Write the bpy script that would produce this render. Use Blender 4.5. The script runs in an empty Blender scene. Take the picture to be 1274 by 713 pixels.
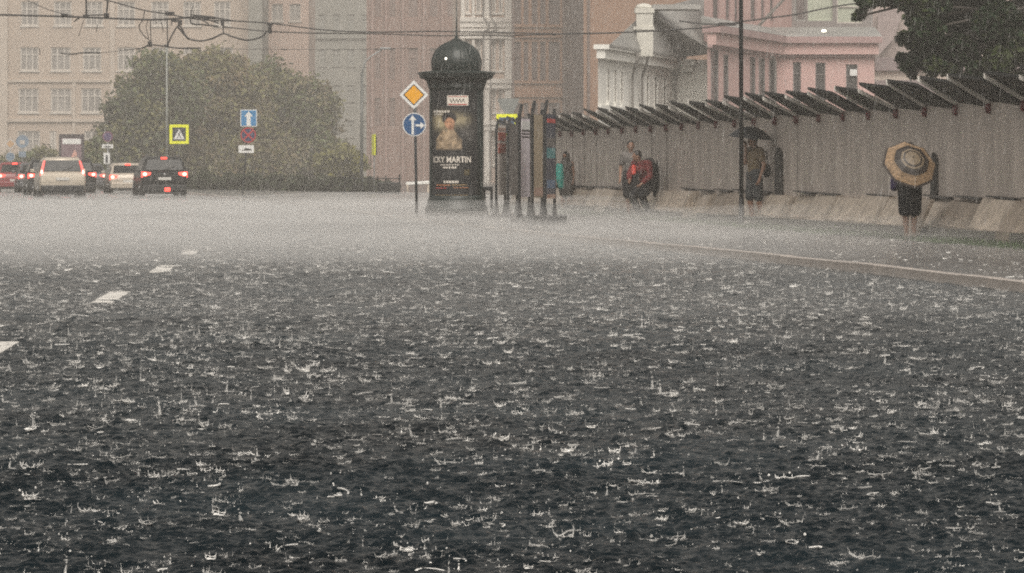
import bpy, math, random
import numpy as np
from mathutils import Vector, Matrix, Euler
random.seed(7); rng = np.random.default_rng(7)
R = math.radians
S = bpy.context.scene
C = S.collection
# ------------------------------------------------------------------ camera
F = 4000.0; EYE = 1.2; HX = 637.0; HY = 210.0           # focal length and horizon in photo pixels
cam = bpy.data.cameras.new('camera'); camo = bpy.data.objects.new('camera', cam); C.objects.link(camo)
camo.location = (0, 0, EYE); camo.rotation_euler = (R(90), 0, 0)
cam.sensor_width = 36; cam.lens = 36 * F / 1274; cam.shift_y = (HY - 356.5) / 1274
cam.clip_start = 0.5; cam.clip_end = 3000
S.camera = camo
# ------------------------------------------------------------------ world and sun (overcast, heavy rain)
SUN_EL, SUN_ROT = R(50), R(172)
w = bpy.data.worlds.new('World'); S.world = w; w.use_nodes = True
nt = w.node_tree; nt.nodes.clear()
sky = nt.nodes.new('ShaderNodeTexSky'); sky.sky_type = 'NISHITA'; sky.sun_disc = False
sky.sun_elevation = SUN_EL; sky.sun_rotation = SUN_ROT; sky.air_density = 2.0; sky.dust_density = 6.0
hs = nt.nodes.new('ShaderNodeHueSaturation'); hs.inputs['Saturation'].default_value = 0.10
tint = nt.nodes.new('ShaderNodeMix'); tint.data_type = 'RGBA'; tint.blend_type = 'MULTIPLY'
tint.inputs[0].default_value = 1.0; tint.inputs[7].default_value = (1.0, 0.955, 0.90, 1)
bg = nt.nodes.new('ShaderNodeBackground'); bg.inputs[1].default_value = 0.11
wo = nt.nodes.new('ShaderNodeOutputWorld')
nt.links.new(sky.outputs[0], hs.inputs['Color']); nt.links.new(hs.outputs[0], tint.inputs[6])
nt.links.new(tint.outputs[2], bg.inputs[0]); nt.links.new(bg.outputs[0], wo.inputs[0])
sl = bpy.data.lights.new('sun', 'SUN'); sl.energy = 0.9; sl.angle = R(40); sl.color = (1.0, 0.95, 0.88)
so = bpy.data.objects.new('sun', sl); C.objects.link(so)
sd = Vector((math.sin(SUN_ROT) * math.cos(SUN_EL), math.cos(SUN_ROT) * math.cos(SUN_EL), math.sin(SUN_EL)))
so.rotation_euler = sd.to_track_quat('Z', 'Y').to_euler()
S.view_settings.view_transform = 'Standard'; S.view_settings.look = 'None'
S.view_settings.exposure = 0.40; S.view_settings.gamma = 1.0
S.cycles.max_bounces = 6; S.cycles.diffuse_bounces = 2; S.cycles.glossy_bounces = 2
S.cycles.transmission_bounces = 3; S.cycles.transparent_max_bounces = 12; S.cycles.volume_bounces = 1
S.cycles.sample_clamp_indirect = 3.0; S.cycles.caustics_reflective = False; S.cycles.caustics_refractive = False
S.cycles.use_denoising = False; S.cycles.use_adaptive_sampling = False; S.cycles.pixel_filter_type = 'BLACKMAN_HARRIS'; S.cycles.filter_width = 2.0
HAZE = 0.0017

# ------------------------------------------------------------------ helpers
def px(x, y, Y):                     # world point seen at photo pixel x, y and distance Y
    return Vector(((x - HX) * Y / F, Y, EYE + (HY - y) * Y / F))
def gr(x, y, z=0.0):                 # ground point (height z) seen at photo pixel x, y
    Y = F * (EYE - z) / (y - HY); return Vector(((x - HX) * Y / F, Y, z))

_m = {}
def mat(name, col, rough=0.6, metal=0.0, var=0.12, scale=6.0, bump=0.0, bscale=40.0, emit=None, es=1.0, spec=0.5, stretch=None):
    if name in _m: return _m[name]
    m = bpy.data.materials.new(name); m.use_nodes = True; n = m.node_tree; b = n.nodes['Principled BSDF']
    b.inputs['Roughness'].default_value = rough; b.inputs['Metallic'].default_value = metal
    b.inputs['Specular IOR Level'].default_value = spec
    tc = n.nodes.new('ShaderNodeTexCoord'); mp = n.nodes.new('ShaderNodeMapping')
    n.links.new(tc.outputs['Object'], mp.inputs[0])
    if stretch: mp.inputs['Scale'].default_value = stretch
    if var > 0:
        no = n.nodes.new('ShaderNodeTexNoise'); no.inputs['Scale'].default_value = scale
        no.inputs['Detail'].default_value = 5; no.inputs['Roughness'].default_value = 0.65
        n.links.new(mp.outputs[0], no.inputs['Vector'])
        cr = n.nodes.new('ShaderNodeValToRGB')
        cr.color_ramp.elements[0].position = 0.3; cr.color_ramp.elements[1].position = 0.7
        cr.color_ramp.elements[0].color = (*[c * (1 - var) for c in col], 1)
        cr.color_ramp.elements[1].color = (*[min(1, c * (1 + var)) for c in col], 1)
        n.links.new(no.outputs[0], cr.inputs[0]); n.links.new(cr.outputs[0], b.inputs['Base Color'])
    else:
        b.inputs['Base Color'].default_value = (*col, 1)
    if bump > 0:
        nb = n.nodes.new('ShaderNodeTexNoise'); nb.inputs['Scale'].default_value = bscale; nb.inputs['Detail'].default_value = 4
        n.links.new(mp.outputs[0], nb.inputs['Vector'])
        bn = n.nodes.new('ShaderNodeBump'); bn.inputs['Strength'].default_value = bump; bn.inputs['Distance'].default_value = 0.02
        n.links.new(nb.outputs[0], bn.inputs['Height']); n.links.new(bn.outputs[0], b.inputs['Normal'])
    if emit:
        b.inputs['Emission Color'].default_value = (*emit, 1); b.inputs['Emission Strength'].default_value = es
    _m[name] = m; return m

class MB:
    def __init__(s): s.v = []; s.f = []; s.mi = []; s.cur = 0
    def add(s, vs, fs):
        o = len(s.v); s.v += [tuple(v) for v in vs]; s.f += [tuple(i + o for i in f) for f in fs]; s.mi += [s.cur] * len(fs); return s
    def box(s, c, d, rz=0.0, rot=None):
        M = rot if rot is not None else Matrix.Rotation(rz, 3, 'Z')
        vs = []
        for x in (-.5, .5):
            for y in (-.5, .5):
                for z in (-.5, .5): vs.append(Vector(c) + M @ Vector((x * d[0], y * d[1], z * d[2])))
        return s.add(vs, [(0, 1, 3, 2), (4, 6, 7, 5), (0, 4, 5, 1), (2, 3, 7, 6), (0, 2, 6, 4), (1, 5, 7, 3)])
    def hexa(s, b, t):               # bottom 4 points, top 4 points (counter-clockwise seen from above)
        return s.add(list(b) + list(t), [(3, 2, 1, 0), (4, 5, 6, 7), (0, 1, 5, 4), (1, 2, 6, 5), (2, 3, 7, 6), (3, 0, 4, 7)])
    def prism(s, pts, axis, a0, a1):
        # pts 2D outline; axis 'x','y','z' extrusion
        def q(p, a):
            return {'x': (a, p[0], p[1]), 'y': (p[0], a, p[1]), 'z': (p[0], p[1], a)}[axis]
        n = len(pts)
        return s.add([q(p, a0) for p in pts] + [q(p, a1) for p in pts],
                     [tuple(range(n))[::-1], tuple(range(n, 2 * n))] + [(i, (i + 1) % n, (i + 1) % n + n, i + n) for i in range(n)])
    def tube(s, path, r, n=8, r1=None):
        path = [Vector(p) for p in path]; rings = []; k = len(path)
        for i, p in enumerate(path):
            t = (path[min(i + 1, k - 1)] - path[max(i - 1, 0)]).normalized()
            u = t.orthogonal().normalized() if i == 0 else (pu - t * pu.dot(t)).normalized()
            pu = u; v = t.cross(u)
            rr = r if r1 is None else r + (r1 - r) * i / (k - 1)
            rings.append([p + (u * math.cos(2 * math.pi * j / n) + v * math.sin(2 * math.pi * j / n)) * rr for j in range(n)])
        vs = [q for rg in rings for q in rg]; fs = []
        for i in range(k - 1):
            for j in range(n): fs.append((i * n + j, i * n + (j + 1) % n, (i + 1) * n + (j + 1) % n, (i + 1) * n + j))
        fs.append(tuple(range(n))[::-1]); fs.append(tuple((k - 1) * n + j for j in range(n)))
        return s.add(vs, fs)
    def lathe(s, prof, n=32, c=(0, 0, 0), a0=0.0, cap=True):
        vs = [(c[0] + r * math.cos(a0 + 2 * math.pi * j / n), c[1] + r * math.sin(a0 + 2 * math.pi * j / n), c[2] + z) for r, z in prof for j in range(n)]
        fs = []
        for i in range(len(prof) - 1):
            for j in range(n): fs.append((i * n + j, i * n + (j + 1) % n, (i + 1) * n + (j + 1) % n, (i + 1) * n + j))
        if cap: fs.append(tuple(range(n))[::-1]); fs.append(tuple((len(prof) - 1) * n + j for j in range(n)))
        return s.add(vs, fs)
    def ball(s, c, r, n=8, m=6, M=None):
        r = (r, r, r) if isinstance(r, (int, float)) else r
        vs = []; fs = []
        for i in range(m + 1):
            th = math.pi * i / m
            for j in range(n):
                ph = 2 * math.pi * j / n
                q = Vector((r[0] * math.sin(th) * math.cos(ph), r[1] * math.sin(th) * math.sin(ph), r[2] * math.cos(th)))
                vs.append(Vector(c) + (M @ q if M else q))
        for i in range(m):
            for j in range(n): fs.append((i * n + j, (i + 1) * n + j, (i + 1) * n + (j + 1) % n, i * n + (j + 1) % n))
        return s.add(vs, fs)
    def limb(s, p0, r0, p1, r1, n=12):
        p0 = Vector(p0); p1 = Vector(p1)
        s.tube([p0, p1], r0, n, r1); s.ball(p0, r0, n, 8); s.ball(p1, r1, n, 8); return s
    def mesh(s, name, mats, smooth=False):
        me = bpy.data.meshes.new(name); me.from_pydata(s.v, [], s.f)
        for m in (mats if isinstance(mats, (list, tuple)) else [mats]): me.materials.append(m)
        if s.cur or any(s.mi): me.polygons.foreach_set('material_index', s.mi)
        if smooth: me.polygons.foreach_set('use_smooth', [True] * len(me.polygons))
        me.update(); return me
    def build(s, name, mats, parent=None, smooth=False, bevel=0.0, **k):
        return put(name, s.mesh(name, mats, smooth), parent, bevel=bevel, **k)

def put(name, me, parent=None, label=None, cat=None, group=None, kind=None, loc=None, rz=None, bevel=0.0):
    o = bpy.data.objects.new(name, me); C.objects.link(o)
    if parent is not None: o.parent = parent
    if loc is not None: o.location = loc
    if rz is not None: o.rotation_euler = (0, 0, rz)
    if bevel > 0:
        b = o.modifiers.new('bevel', 'BEVEL'); b.width = bevel; b.segments = 2; b.limit_method = 'ANGLE'; b.angle_limit = R(40)
    tag(o, label, cat, group, kind); return o
def tag(o, label=None, cat=None, group=None, kind=None):
    if label: o['label'] = label
    if cat: o['category'] = cat
    if group: o['group'] = group
    if kind: o['kind'] = kind
    return o
def thing(name, label, cat, loc=(0, 0, 0), rz=0.0, group=None):
    return put(name, None, None, label, cat, group, loc=loc, rz=rz)
def text_mesh(txt, size, mat_, depth=0.0, name='lettering'):
    cu = bpy.data.curves.new(name, 'FONT'); cu.body = txt; cu.size = size; cu.align_x = 'CENTER'; cu.extrude = depth; cu.offset = .022 * size
    cu.resolution_u = 3
    o = bpy.data.objects.new(name, cu); C.objects.link(o)
    dg = bpy.context.evaluated_depsgraph_get()
    me = bpy.data.meshes.new_from_object(o.evaluated_get(dg)); bpy.data.objects.remove(o)
    me.materials.clear(); me.materials.append(mat_); return me

# ------------------------------------------------------------------ materials
M_asphalt = mat('wet_asphalt', (0.030, 0.032, 0.034), 0.2, var=0.35, scale=1.3, bump=0.9, bscale=22, spec=0.55)
M_side = mat('wet_pavement', (0.085, 0.085, 0.085), 0.18, var=0.35, scale=0.7, bump=0.5, bscale=14)
M_kerb = mat('kerb_granite', (0.42, 0.37, 0.33), 0.35, var=0.25, scale=9)
M_paint = mat('road_paint', (0.66, 0.63, 0.58), 0.35, var=0.2, scale=12, bump=0.3, bscale=60)
M_iron = mat('dark_cast_iron', (0.014, 0.022, 0.020), 0.38, var=0.3, scale=9, bump=0.15, bscale=30)
M_black = mat('black_painted_metal', (0.012, 0.013, 0.014), 0.32, var=0.2)
M_pole = mat('grey_painted_pole', (0.05, 0.055, 0.06), 0.4, var=0.2, scale=10)
M_polelight = mat('galvanised_pole', (0.30, 0.31, 0.31), 0.45, var=0.15, scale=10)
M_wire = mat('dark_cable', (0.02, 0.018, 0.018), 0.5, var=0.1)
M_white = mat('white_sign_paint', (0.72, 0.72, 0.70), 0.35, var=0.05)
M_blue = mat('blue_sign_paint', (0.012, 0.075, 0.20), 0.35, var=0.06)
M_lblue = mat('light_blue_sign_paint', (0.05, 0.22, 0.44), 0.35, var=0.06)
M_amber = mat('amber_sign_paint', (0.80, 0.38, 0.02), 0.35, var=0.05)
M_lime = mat('fluorescent_yellow_sign', (0.85, 0.88, 0.02), 0.4, var=0.03)
M_red = mat('red_sign_paint', (0.40, 0.03, 0.035), 0.35, var=0.06)
M_signback = mat('grey_sign_back', (0.20, 0.21, 0.20), 0.5, var=0.15)
M_sheet = mat('grey_profiled_sheet', (0.52, 0.455, 0.405), 0.55, var=0.26, scale=2.2, stretch=(1, 1.6, 0.28), bump=.25, bscale=6)
M_conc = mat('beige_concrete', (0.52, 0.44, 0.36), 0.6, var=0.4, scale=3.0, bump=0.4, bscale=30)
M_concd = mat('dirty_brown_concrete', (0.33, 0.27, 0.215), 0.6, var=0.3, scale=3.0, bump=0.4, bscale=30)
M_plinth = mat('dark_wet_concrete', (0.15, 0.14, 0.125), 0.5, var=0.3, scale=4.0, bump=0.3)
M_canopy = mat('dark_canopy_board', (0.006, 0.008, 0.008), 0.6, var=0.4, scale=5)
M_gapstripe = mat('pale_gap_stripe', (0.80, 0.76, 0.70), 0.4, var=0.2, scale=6)
M_lamp = mat('dark_red_lamp_glass', (0.12, 0.008, 0.010), 0.25, var=0.2, scale=20)
M_grass = mat('wet_grass', (0.055, 0.085, 0.035), 0.6, var=0.4, scale=3, bump=0.8, bscale=40)
M_slot = mat('dark_gap_fill', (0.05, 0.048, 0.046), 0.7, var=0.3)

# ------------------------------------------------------------------ ground
KERB = [(11.0, -8.0), (8.0, 10.6), (6.4, 20.9), (4.88, 30.6), (3.9, 36.9), (2.81, 42.8), (2.4, 45), (1.51, 49.1), (.6, 54), (-.5, 59.5),
        (-1.6, 66), (-2.9, 74), (-4.6, 86), (-7.2, 103), (-10.9, 123), (-15, 148), (-22, 180), (-40, 225)]
def kerb_x(Y):
    for a, b in zip(KERB, KERB[1:]):
        if a[1] <= Y <= b[1]: return a[0] + (b[0] - a[0]) * (Y - a[1]) / (b[1] - a[1])
    return 11
def water_height_tile(N=1024, L=12.288):
    k = np.fft.fftfreq(N, L / N); kx, ky = np.meshgrid(k, k); kk = np.hypot(kx, ky) + 1e-6
    def band(lam, bw, amp):
        spec = np.exp(-((kk * lam - 1) / bw) ** 2)
        h = np.fft.ifft2(np.fft.fft2(rng.standard_normal((N, N))) * spec).real
        return h / h.std() * amp
    h = band(0.55, .45, .0022) + band(0.20, .4, .0015) + band(0.085, .35, .0024) + band(0.045, .35, .0013)
    # raindrop ring ripples
    imp = np.zeros((N, N)); n = int(220 * L * L)
    imp[rng.integers(0, N, n), rng.integers(0, N, n)] += rng.uniform(.4, 1.4, n)
    ax = (np.arange(N) + N // 2) % N - N // 2; rx, ry = np.meshgrid(ax * L / N, ax * L / N); rr = np.hypot(rx, ry)
    out = 0
    for r0 in (.02, .04, .07):
        ker = np.exp(-((rr - r0) / .010) ** 2) - .6 * np.exp(-((rr - r0 + .018) / .010) ** 2)
        sel = imp * (rng.random((N, N)) < .4)
        out = out + np.fft.ifft2(np.fft.fft2(sel) * np.fft.fft2(ker)).real * .0060 * (.025 / r0) ** .5
    return h + out
TILE = water_height_tile(); TL = 12.288
def wheight(X, Y):
    N = TILE.shape[0]; u = (X / TL * N) % N; v = (Y / TL * N) % N
    i = u.astype(int); j = v.astype(int); fu = u - i; fv = v - j; i1 = (i + 1) % N; j1 = (j + 1) % N; i %= N; j %= N
    return (TILE[j, i] * (1 - fu) * (1 - fv) + TILE[j, i1] * fu * (1 - fv) + TILE[j1, i] * (1 - fu) * fv + TILE[j1, i1] * fu * fv)
def water_material():
    m = bpy.data.materials.new('rain_film_on_asphalt'); m.use_nodes = True; n = m.node_tree; b = n.nodes['Principled BSDF']
    tc = n.nodes.new('ShaderNodeTexCoord')
    no = n.nodes.new('ShaderNodeTexNoise'); no.inputs['Scale'].default_value = 0.6; no.inputs['Detail'].default_value = 6
    n.links.new(tc.outputs['Object'], no.inputs['Vector'])
    cr = n.nodes.new('ShaderNodeValToRGB'); cr.color_ramp.elements[0].color = (.002, .005, .007, 1); cr.color_ramp.elements[1].color = (.010, .017, .021, 1)
    cr.color_ramp.elements[0].position = .35; cr.color_ramp.elements[1].position = .7
    n.links.new(no.outputs[0], cr.inputs[0]); n.links.new(cr.outputs[0], b.inputs['Base Color'])
    b.inputs['Roughness'].default_value = 0.12; b.inputs['IOR'].default_value = 1.33; b.inputs['Specular IOR Level'].default_value = 0.045
    nb = n.nodes.new('ShaderNodeTexNoise'); nb.inputs['Scale'].default_value = 45; nb.inputs['Detail'].default_value = 3
    n.links.new(tc.outputs['Object'], nb.inputs['Vector'])
    bn = n.nodes.new('ShaderNodeBump'); bn.inputs['Strength'].default_value = 0.8; bn.inputs['Distance'].default_value = 0.008
    n.links.new(nb.outputs[0], bn.inputs['Height']); n.links.new(bn.outputs[0], b.inputs['Normal'])
    return m
M_water = water_material()
# base ground sheet
g = MB(); g.add([(-700, -60, 0), (700, -60, 0), (700, 900, 0), (-700, 900, 0)], [(0, 1, 2, 3)])
g.build('road', M_asphalt, kind='structure')
# rippled water film on the road, finer near the camera
def patch(x0, x1, y0, y1, st):
    xs = np.arange(x0, x1 + st, st); ys = np.arange(y0, y1 + st, st); X, Y = np.meshgrid(xs, ys)
    Z = .016 + wheight(X, Y); return np.stack([X, Y, Z], -1).reshape(-1, 3), len(xs), len(ys)
V = []; Fc = []; off = 0
for a in ((-2.6, 3.6, 7.5, 13, .012), (-4.4, 5.0, 13, 22, .020), (-7.2, 7.8, 22, 36, .034), (-11.8, 6.8, 36, 66, .06), (-27, 4, 66, 142, .15)):
    v, nx, ny = patch(*a); V.append(v)
    idx = (np.arange(ny - 1)[:, None] * nx + np.arange(nx - 1)[None, :]).reshape(-1, 1) + off
    Fc.append(np.hstack([idx, idx + 1, idx + nx + 1, idx + nx])); off += len(v)
V = np.concatenate(V); Fc = np.concatenate(Fc)
me = bpy.data.meshes.new('rain_water'); me.vertices.add(len(V)); me.vertices.foreach_set('co', V.ravel())
me.loops.add(Fc.size); me.loops.foreach_set('vertex_index', Fc.ravel().astype(np.int32))
me.polygons.add(len(Fc)); me.polygons.foreach_set('loop_start', np.arange(0, Fc.size, 4, dtype=np.int32))
me.polygons.foreach_set('loop_total', np.full(len(Fc), 4, dtype=np.int32))
me.update(calc_edges=True); me.polygons.foreach_set('use_smooth', [True] * len(Fc)); me.materials.append(M_water)
put('water_film', me, kind='structure')
# pavement slab behind the kerb, kerb stones laid one by one
KW = .16
sb = MB(); pts = [(x + KW, y) for x, y in KERB] + [(-60, 520), (330, 520), (330, -8)]
sb.prism(pts, 'z', -.05, .116)
sb.build('pavement', M_side, kind='structure')
kb = put('kerb', None, kind='structure')
stone = MB().box((0, 0, .035), (KW, .985, .17)).mesh('kerb_stone', [M_kerb])
acc = []; 
for a, b in zip(KERB[1:], KERB[2:]):
    a = Vector(a); b = Vector(b); L = (b - a).length; n = max(1, round(L / 1.0)); 
    if a.y > 150: break
    for i in range(n):
        acc.append((a.lerp(b, (i + .5) / n), math.atan2(-(b - a).x, (b - a).y), L / n))
for p, an, L in acc:
    o = put('kerb_stone', stone, kb, loc=(p.x + KW / 2 - .02, p.y, random.uniform(-.004, .006)), rz=an + random.uniform(-.006, .006)); o.scale = (1, L, 1)
# lane dashes: thin thermoplastic plates standing just proud of the film
dash = [((0, 444), (-31, 444), (-9, 429.5), (24, 429.5)), ((140, 379.5), (113.6, 379.5), (137.6, 366), (163, 366)),
        ((209.6, 341), (186, 341), (198, 332.5), (218.5, 332.5)), ((244, 318.6), (225, 318.6), (228.5, 314.6), (247, 314.6))]
def dash_obj(q):
    m = MB(); b = [(p.x, p.y, .0) for p in q]; t = [(p.x, p.y, .025) for p in q]; m.hexa(b[::-1], t[::-1]); m.build('lane_marking', M_paint, kind='structure')
for d in dash: dash_obj([gr(x, y) for x, y in d])
# grass strip along the fence foot
FX0, FY0, FS = 7.50, 47.0, -.1637           # the fence line: X at Y=47 and its slope
FD = Vector((FS, 1, 0)).normalized(); FO = Vector((-1, FS, 0)).normalized()   # along the fence, and outward to the street
FA = math.atan2(FD.y, FD.x) - math.pi / 2
def fpt(s, out=0, z=0):                      # s metres along the fence from Y=47, out metres towards the street
    return Vector((FX0, FY0, 0)) + FD * s + FO * out + Vector((0, 0, z))
gs = MB(); a, b = -8, 46; n = 40
lo = [fpt(a + (b - a) * i / n, .0, .122) for i in range(n + 1)]
hi = [fpt(a + (b - a) * i / n, 1.15 + .25 * math.sin(i * 1.3) + .2 * math.sin(i * 3.1), .122) for i in range(n + 1)]
gs.add(lo + hi, [(i, i + 1, n + 2 + i, n + 1 + i) for i in range(n)])
gs.build('grass_verge', M_grass, kind='structure')
gb = MB()
for _ in range(9000):
    s_ = random.uniform(-6, 44); o_ = random.uniform(.35, 1.35); p = fpt(s_, o_, .12)
    h = random.uniform(.03, .09); d = Vector((random.uniform(-.03, .03), random.uniform(-.03, .03), h)); wd = Vector((random.uniform(-.008, .008), .003, 0)) + Vector((.006, 0, 0))
    gb.add([p - wd, p + wd, p + d], [(0, 1, 2)])
gb.build('grass', M_grass, kind='stuff', label='short wet grass at the foot of the hoarding', cat='grass')

# ------------------------------------------------------------------ rain splashes (instanced stuff)
def splash_material():
    m = bpy.data.materials.new('splash_water'); m.use_nodes = True; n = m.node_tree; b = n.nodes['Principled BSDF']
    b.inputs['Base Color'].default_value = (.90, .88, .84, 1); b.inputs['Roughness'].default_value = .22; b.inputs['IOR'].default_value = 1.33
    tr = n.nodes.new('ShaderNodeBsdfTransparent'); mx = n.nodes.new('ShaderNodeMixShader'); mx.inputs[0].default_value = .80
    n.links.new(tr.outputs[0], mx.inputs[1]); n.links.new(b.outputs[0], mx.inputs[2]); n.links.new(mx.outputs[0], n.nodes['Material Output'].inputs[0])
    return m
M_splash = splash_material()
M_splash2 = M_splash.copy(); M_splash2.name = 'thin_splash_water'
[q for q in M_splash2.node_tree.nodes if q.type == 'MIX_SHADER'][0].inputs[0].default_value = .30
def droplet(m, c, r): m.add([Vector(c) + Vector(d) * r for d in ((1, 0, 0), (0, 1, 0), (-1, 0, 0), (0, -1, 0), (0, 0, 1.4), (0, 0, -1.4))],
                            [(0, 1, 4), (1, 2, 4), (2, 3, 4), (3, 0, 4), (1, 0, 5), (2, 1, 5), (3, 2, 5), (0, 3, 5)])
protos = []
pc = bpy.data.collections.new('splash_shapes')
for k in range(40):
    m = MB(); rn = random.Random(k); kind = (0, 1, 3, 1, 0, 1, 1, 2, 1, 3, 1, 0, 1)[k % 13]
    if kind in (0, 1):                        # crown: a jagged bright rim over a thin wall, often only its near or far half
        n = 16; r0 = rn.uniform(.007, .013); H = rn.uniform(.004, .011); r1 = r0 + rn.uniform(.002, .009)
        lean = (rn.uniform(-.006, .006), rn.uniform(-.006, .006)); arc = n if kind == 0 and rn.random() < .5 else rn.randint(6, 10); st0 = rn.randint(0, n)
        top = []; base = []
        for j in range(n + 1):
            a_ = 2 * math.pi * (j + st0) / n; hh = H * rn.uniform(.5, 1.15); rr = r0 + (r1 - r0) * hh / H
            base.append(Vector((r0 * math.cos(a_), r0 * math.sin(a_), 0))); top.append(Vector((rr * math.cos(a_) + lean[0], rr * math.sin(a_) + lean[1], hh)))
        top[n] = top[0]; m.tube(top[:arc + 1], .0013, 4, .0005)
        m.tube([p_ * 1.05 for p_ in base[:arc + 1]], .0016, 4, .0006)
        for j in range(0, arc, 2): m.tube([base[j], top[j], top[j] * 1.12 + Vector((0, 0, H * rn.uniform(.2, .9)))], .0011, 4, .0003)
        m.add(base[:arc + 1] + [b_.lerp(t_, .6) for b_, t_ in zip(base[:arc + 1], top[:arc + 1])], [(j, j + 1, arc + 2 + j, arc + 1 + j) for j in range(0, arc, 1 + k % 2)])
        for _ in range(rn.choice((0, 1, 2, 3))):
            a_ = rn.uniform(0, 6.28); q = r1 * rn.uniform(1.0, 2.6); droplet(m, (q * math.cos(a_), q * math.sin(a_), H * rn.uniform(.4, 2.0)), rn.uniform(.0008, .0020))
    elif kind == 2:                           # rebound jet
        h = rn.uniform(.010, .026); m.tube([(0, 0, 0), (rn.uniform(-.003, .003), 0, h * .5), (rn.uniform(-.006, .006), 0, h)], .0042, 6, .0012)
        droplet(m, (.002, 0, h + .006), .003); droplet(m, (.004, .002, h + .018), .002)
        n = 12; m.lathe([(.014, 0), (.016, .0035), (.019, .0)], n, cap=False)
    else:                                     # low ring and thrown-up lumps
        n = 14; r = rn.uniform(.014, .026); st = rn.randint(5, 10)
        pth = [(r * math.cos(6.283 * j / n + k), r * math.sin(6.283 * j / n + k), .003) for j in range(st)]
        m.tube(pth, .0017, 5)
        for _ in range(1): droplet(m, (rn.uniform(-.02, .02), rn.uniform(-.02, .02), rn.uniform(.006, .03)), rn.uniform(.0015, .0035))
    o = bpy.data.objects.new('splash_shape', m.mesh('splash_shape', (M_splash, M_splash2, M_splash2)[k % 3], True)); pc.objects.link(o); [setattr(v, 'co', v.co * random.Random(k + 90).choice((.7, .9, 1.1, 1.25, 1.5))) for v in o.data.vertices]; protos.append(o)
P = []
def scatter(y0, y1, dens, xa, xb, z, smin, smax):
    n = int((y1 - y0) * (xb - xa) * dens); Y = rng.uniform(y0, y1, n); X = rng.uniform(xa, xb, n)
    keep = (X < (Y * (1274 - HX) / F + 1.2)) & (X > (-Y * HX / F - 1.2)); X, Y = X[keep], Y[keep]
    kx = np.array([kerb_x(v) for v in Y]); onroad = X < kx - .02; onp = X > kx + .15
    fx = FX0 + (Y - FY0) * FS - .4; onp &= X < fx
    Z = np.where(onroad, wheight(X, Y) + .010, .116); cl_ = wheight(X * .35 + 3, Y * .35) + wheight(X * .09 + 5, Y * .05); clk = rng.random(len(X)) < .45 + 60 * cl_; onroad &= clk; sel = (onroad | (onp & (rng.random(len(X)) < .10)))
    sc = smin + (smax - smin) * rng.random(len(X)) ** 2.2
    P.append(np.stack([X, Y, Z, sc], -1)[sel])
scatter(7.5, 16, 200, -4, 4, 0, .25, 1.6)
scatter(16, 31, 165, -6.5, 6.5, 0, .4, 1.7)
scatter(31, 64, 70, -11.5, 11.5, 0, .5, 2.0)
scatter(7.5, 16, 420, -4, 4, 0, .2, .75)
scatter(16, 34, 200, -7, 7, 0, .25, .8)
scatter(64, 110, 12, -16, 6, 0, .8, 2.4)
P = np.concatenate(P); print('splashes', len(P))
me = bpy.data.meshes.new('rain_splashes'); me.vertices.add(len(P)); me.vertices.foreach_set('co', P[:, :3].ravel())
at = me.attributes.new('sc', 'FLOAT', 'POINT'); at.data.foreach_set('value', P[:, 3].astype(np.float32))
spl = put('rain_splashes', me, label='raindrop splashes thrown up all over the flooded road', cat='splashes', kind='stuff')
ng = bpy.data.node_groups.new('scatter_splashes', 'GeometryNodeTree')
ng.interface.new_socket('Geometry', in_out='INPUT', socket_type='NodeSocketGeometry'); ng.interface.new_socket('Geometry', in_out='OUTPUT', socket_type='NodeSocketGeometry')
gi = ng.nodes.new('NodeGroupInput'); go = ng.nodes.new('NodeGroupOutput')
m2p = ng.nodes.new('GeometryNodeMeshToPoints'); iop = ng.nodes.new('GeometryNodeInstanceOnPoints'); ci = ng.nodes.new('GeometryNodeCollectionInfo')
ci.inputs['Collection'].default_value = pc; ci.inputs['Separate Children'].default_value = True; ci.inputs['Reset Children'].default_value = True
iop.inputs['Pick Instance'].default_value = True
na = ng.nodes.new('GeometryNodeInputNamedAttribute'); na.data_type = 'FLOAT'; na.inputs['Name'].default_value = 'sc'
rv = ng.nodes.new('FunctionNodeRandomValue'); rv.data_type = 'FLOAT_VECTOR'; rv.inputs[0].default_value = (-.15, -.15, 0); rv.inputs[1].default_value = (.15, .15, 6.28)
ri = ng.nodes.new('FunctionNodeRandomValue'); ri.data_type = 'INT'; ri.inputs[4].default_value = 0; ri.inputs[5].default_value = 39; ri.inputs['Seed'].default_value = 5
L_ = ng.links.new
L_(gi.outputs[0], m2p.inputs['Mesh']); L_(m2p.outputs[0], iop.inputs['Points']); L_(ci.outputs[0], iop.inputs['Instance'])
vm = ng.nodes.new('ShaderNodeVectorMath'); vm.operation = 'SCALE'; rs = ng.nodes.new('FunctionNodeRandomValue'); rs.data_type = 'FLOAT_VECTOR'
rs.inputs[0].default_value = (.5, .5, .25); rs.inputs[1].default_value = (1.6, 1.6, 1.25); rs.inputs['Seed'].default_value = 9
L_(rs.outputs[0], vm.inputs[0]); L_(na.outputs[0], vm.inputs['Scale']); L_(vm.outputs[0], iop.inputs['Scale']); L_(rv.outputs[0], iop.inputs['Rotation']); L_(ri.outputs[2], iop.inputs['Instance Index']); L_(iop.outputs[0], go.inputs[0])
md = spl.modifiers.new('scatter', 'NODES'); md.node_group = ng

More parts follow.
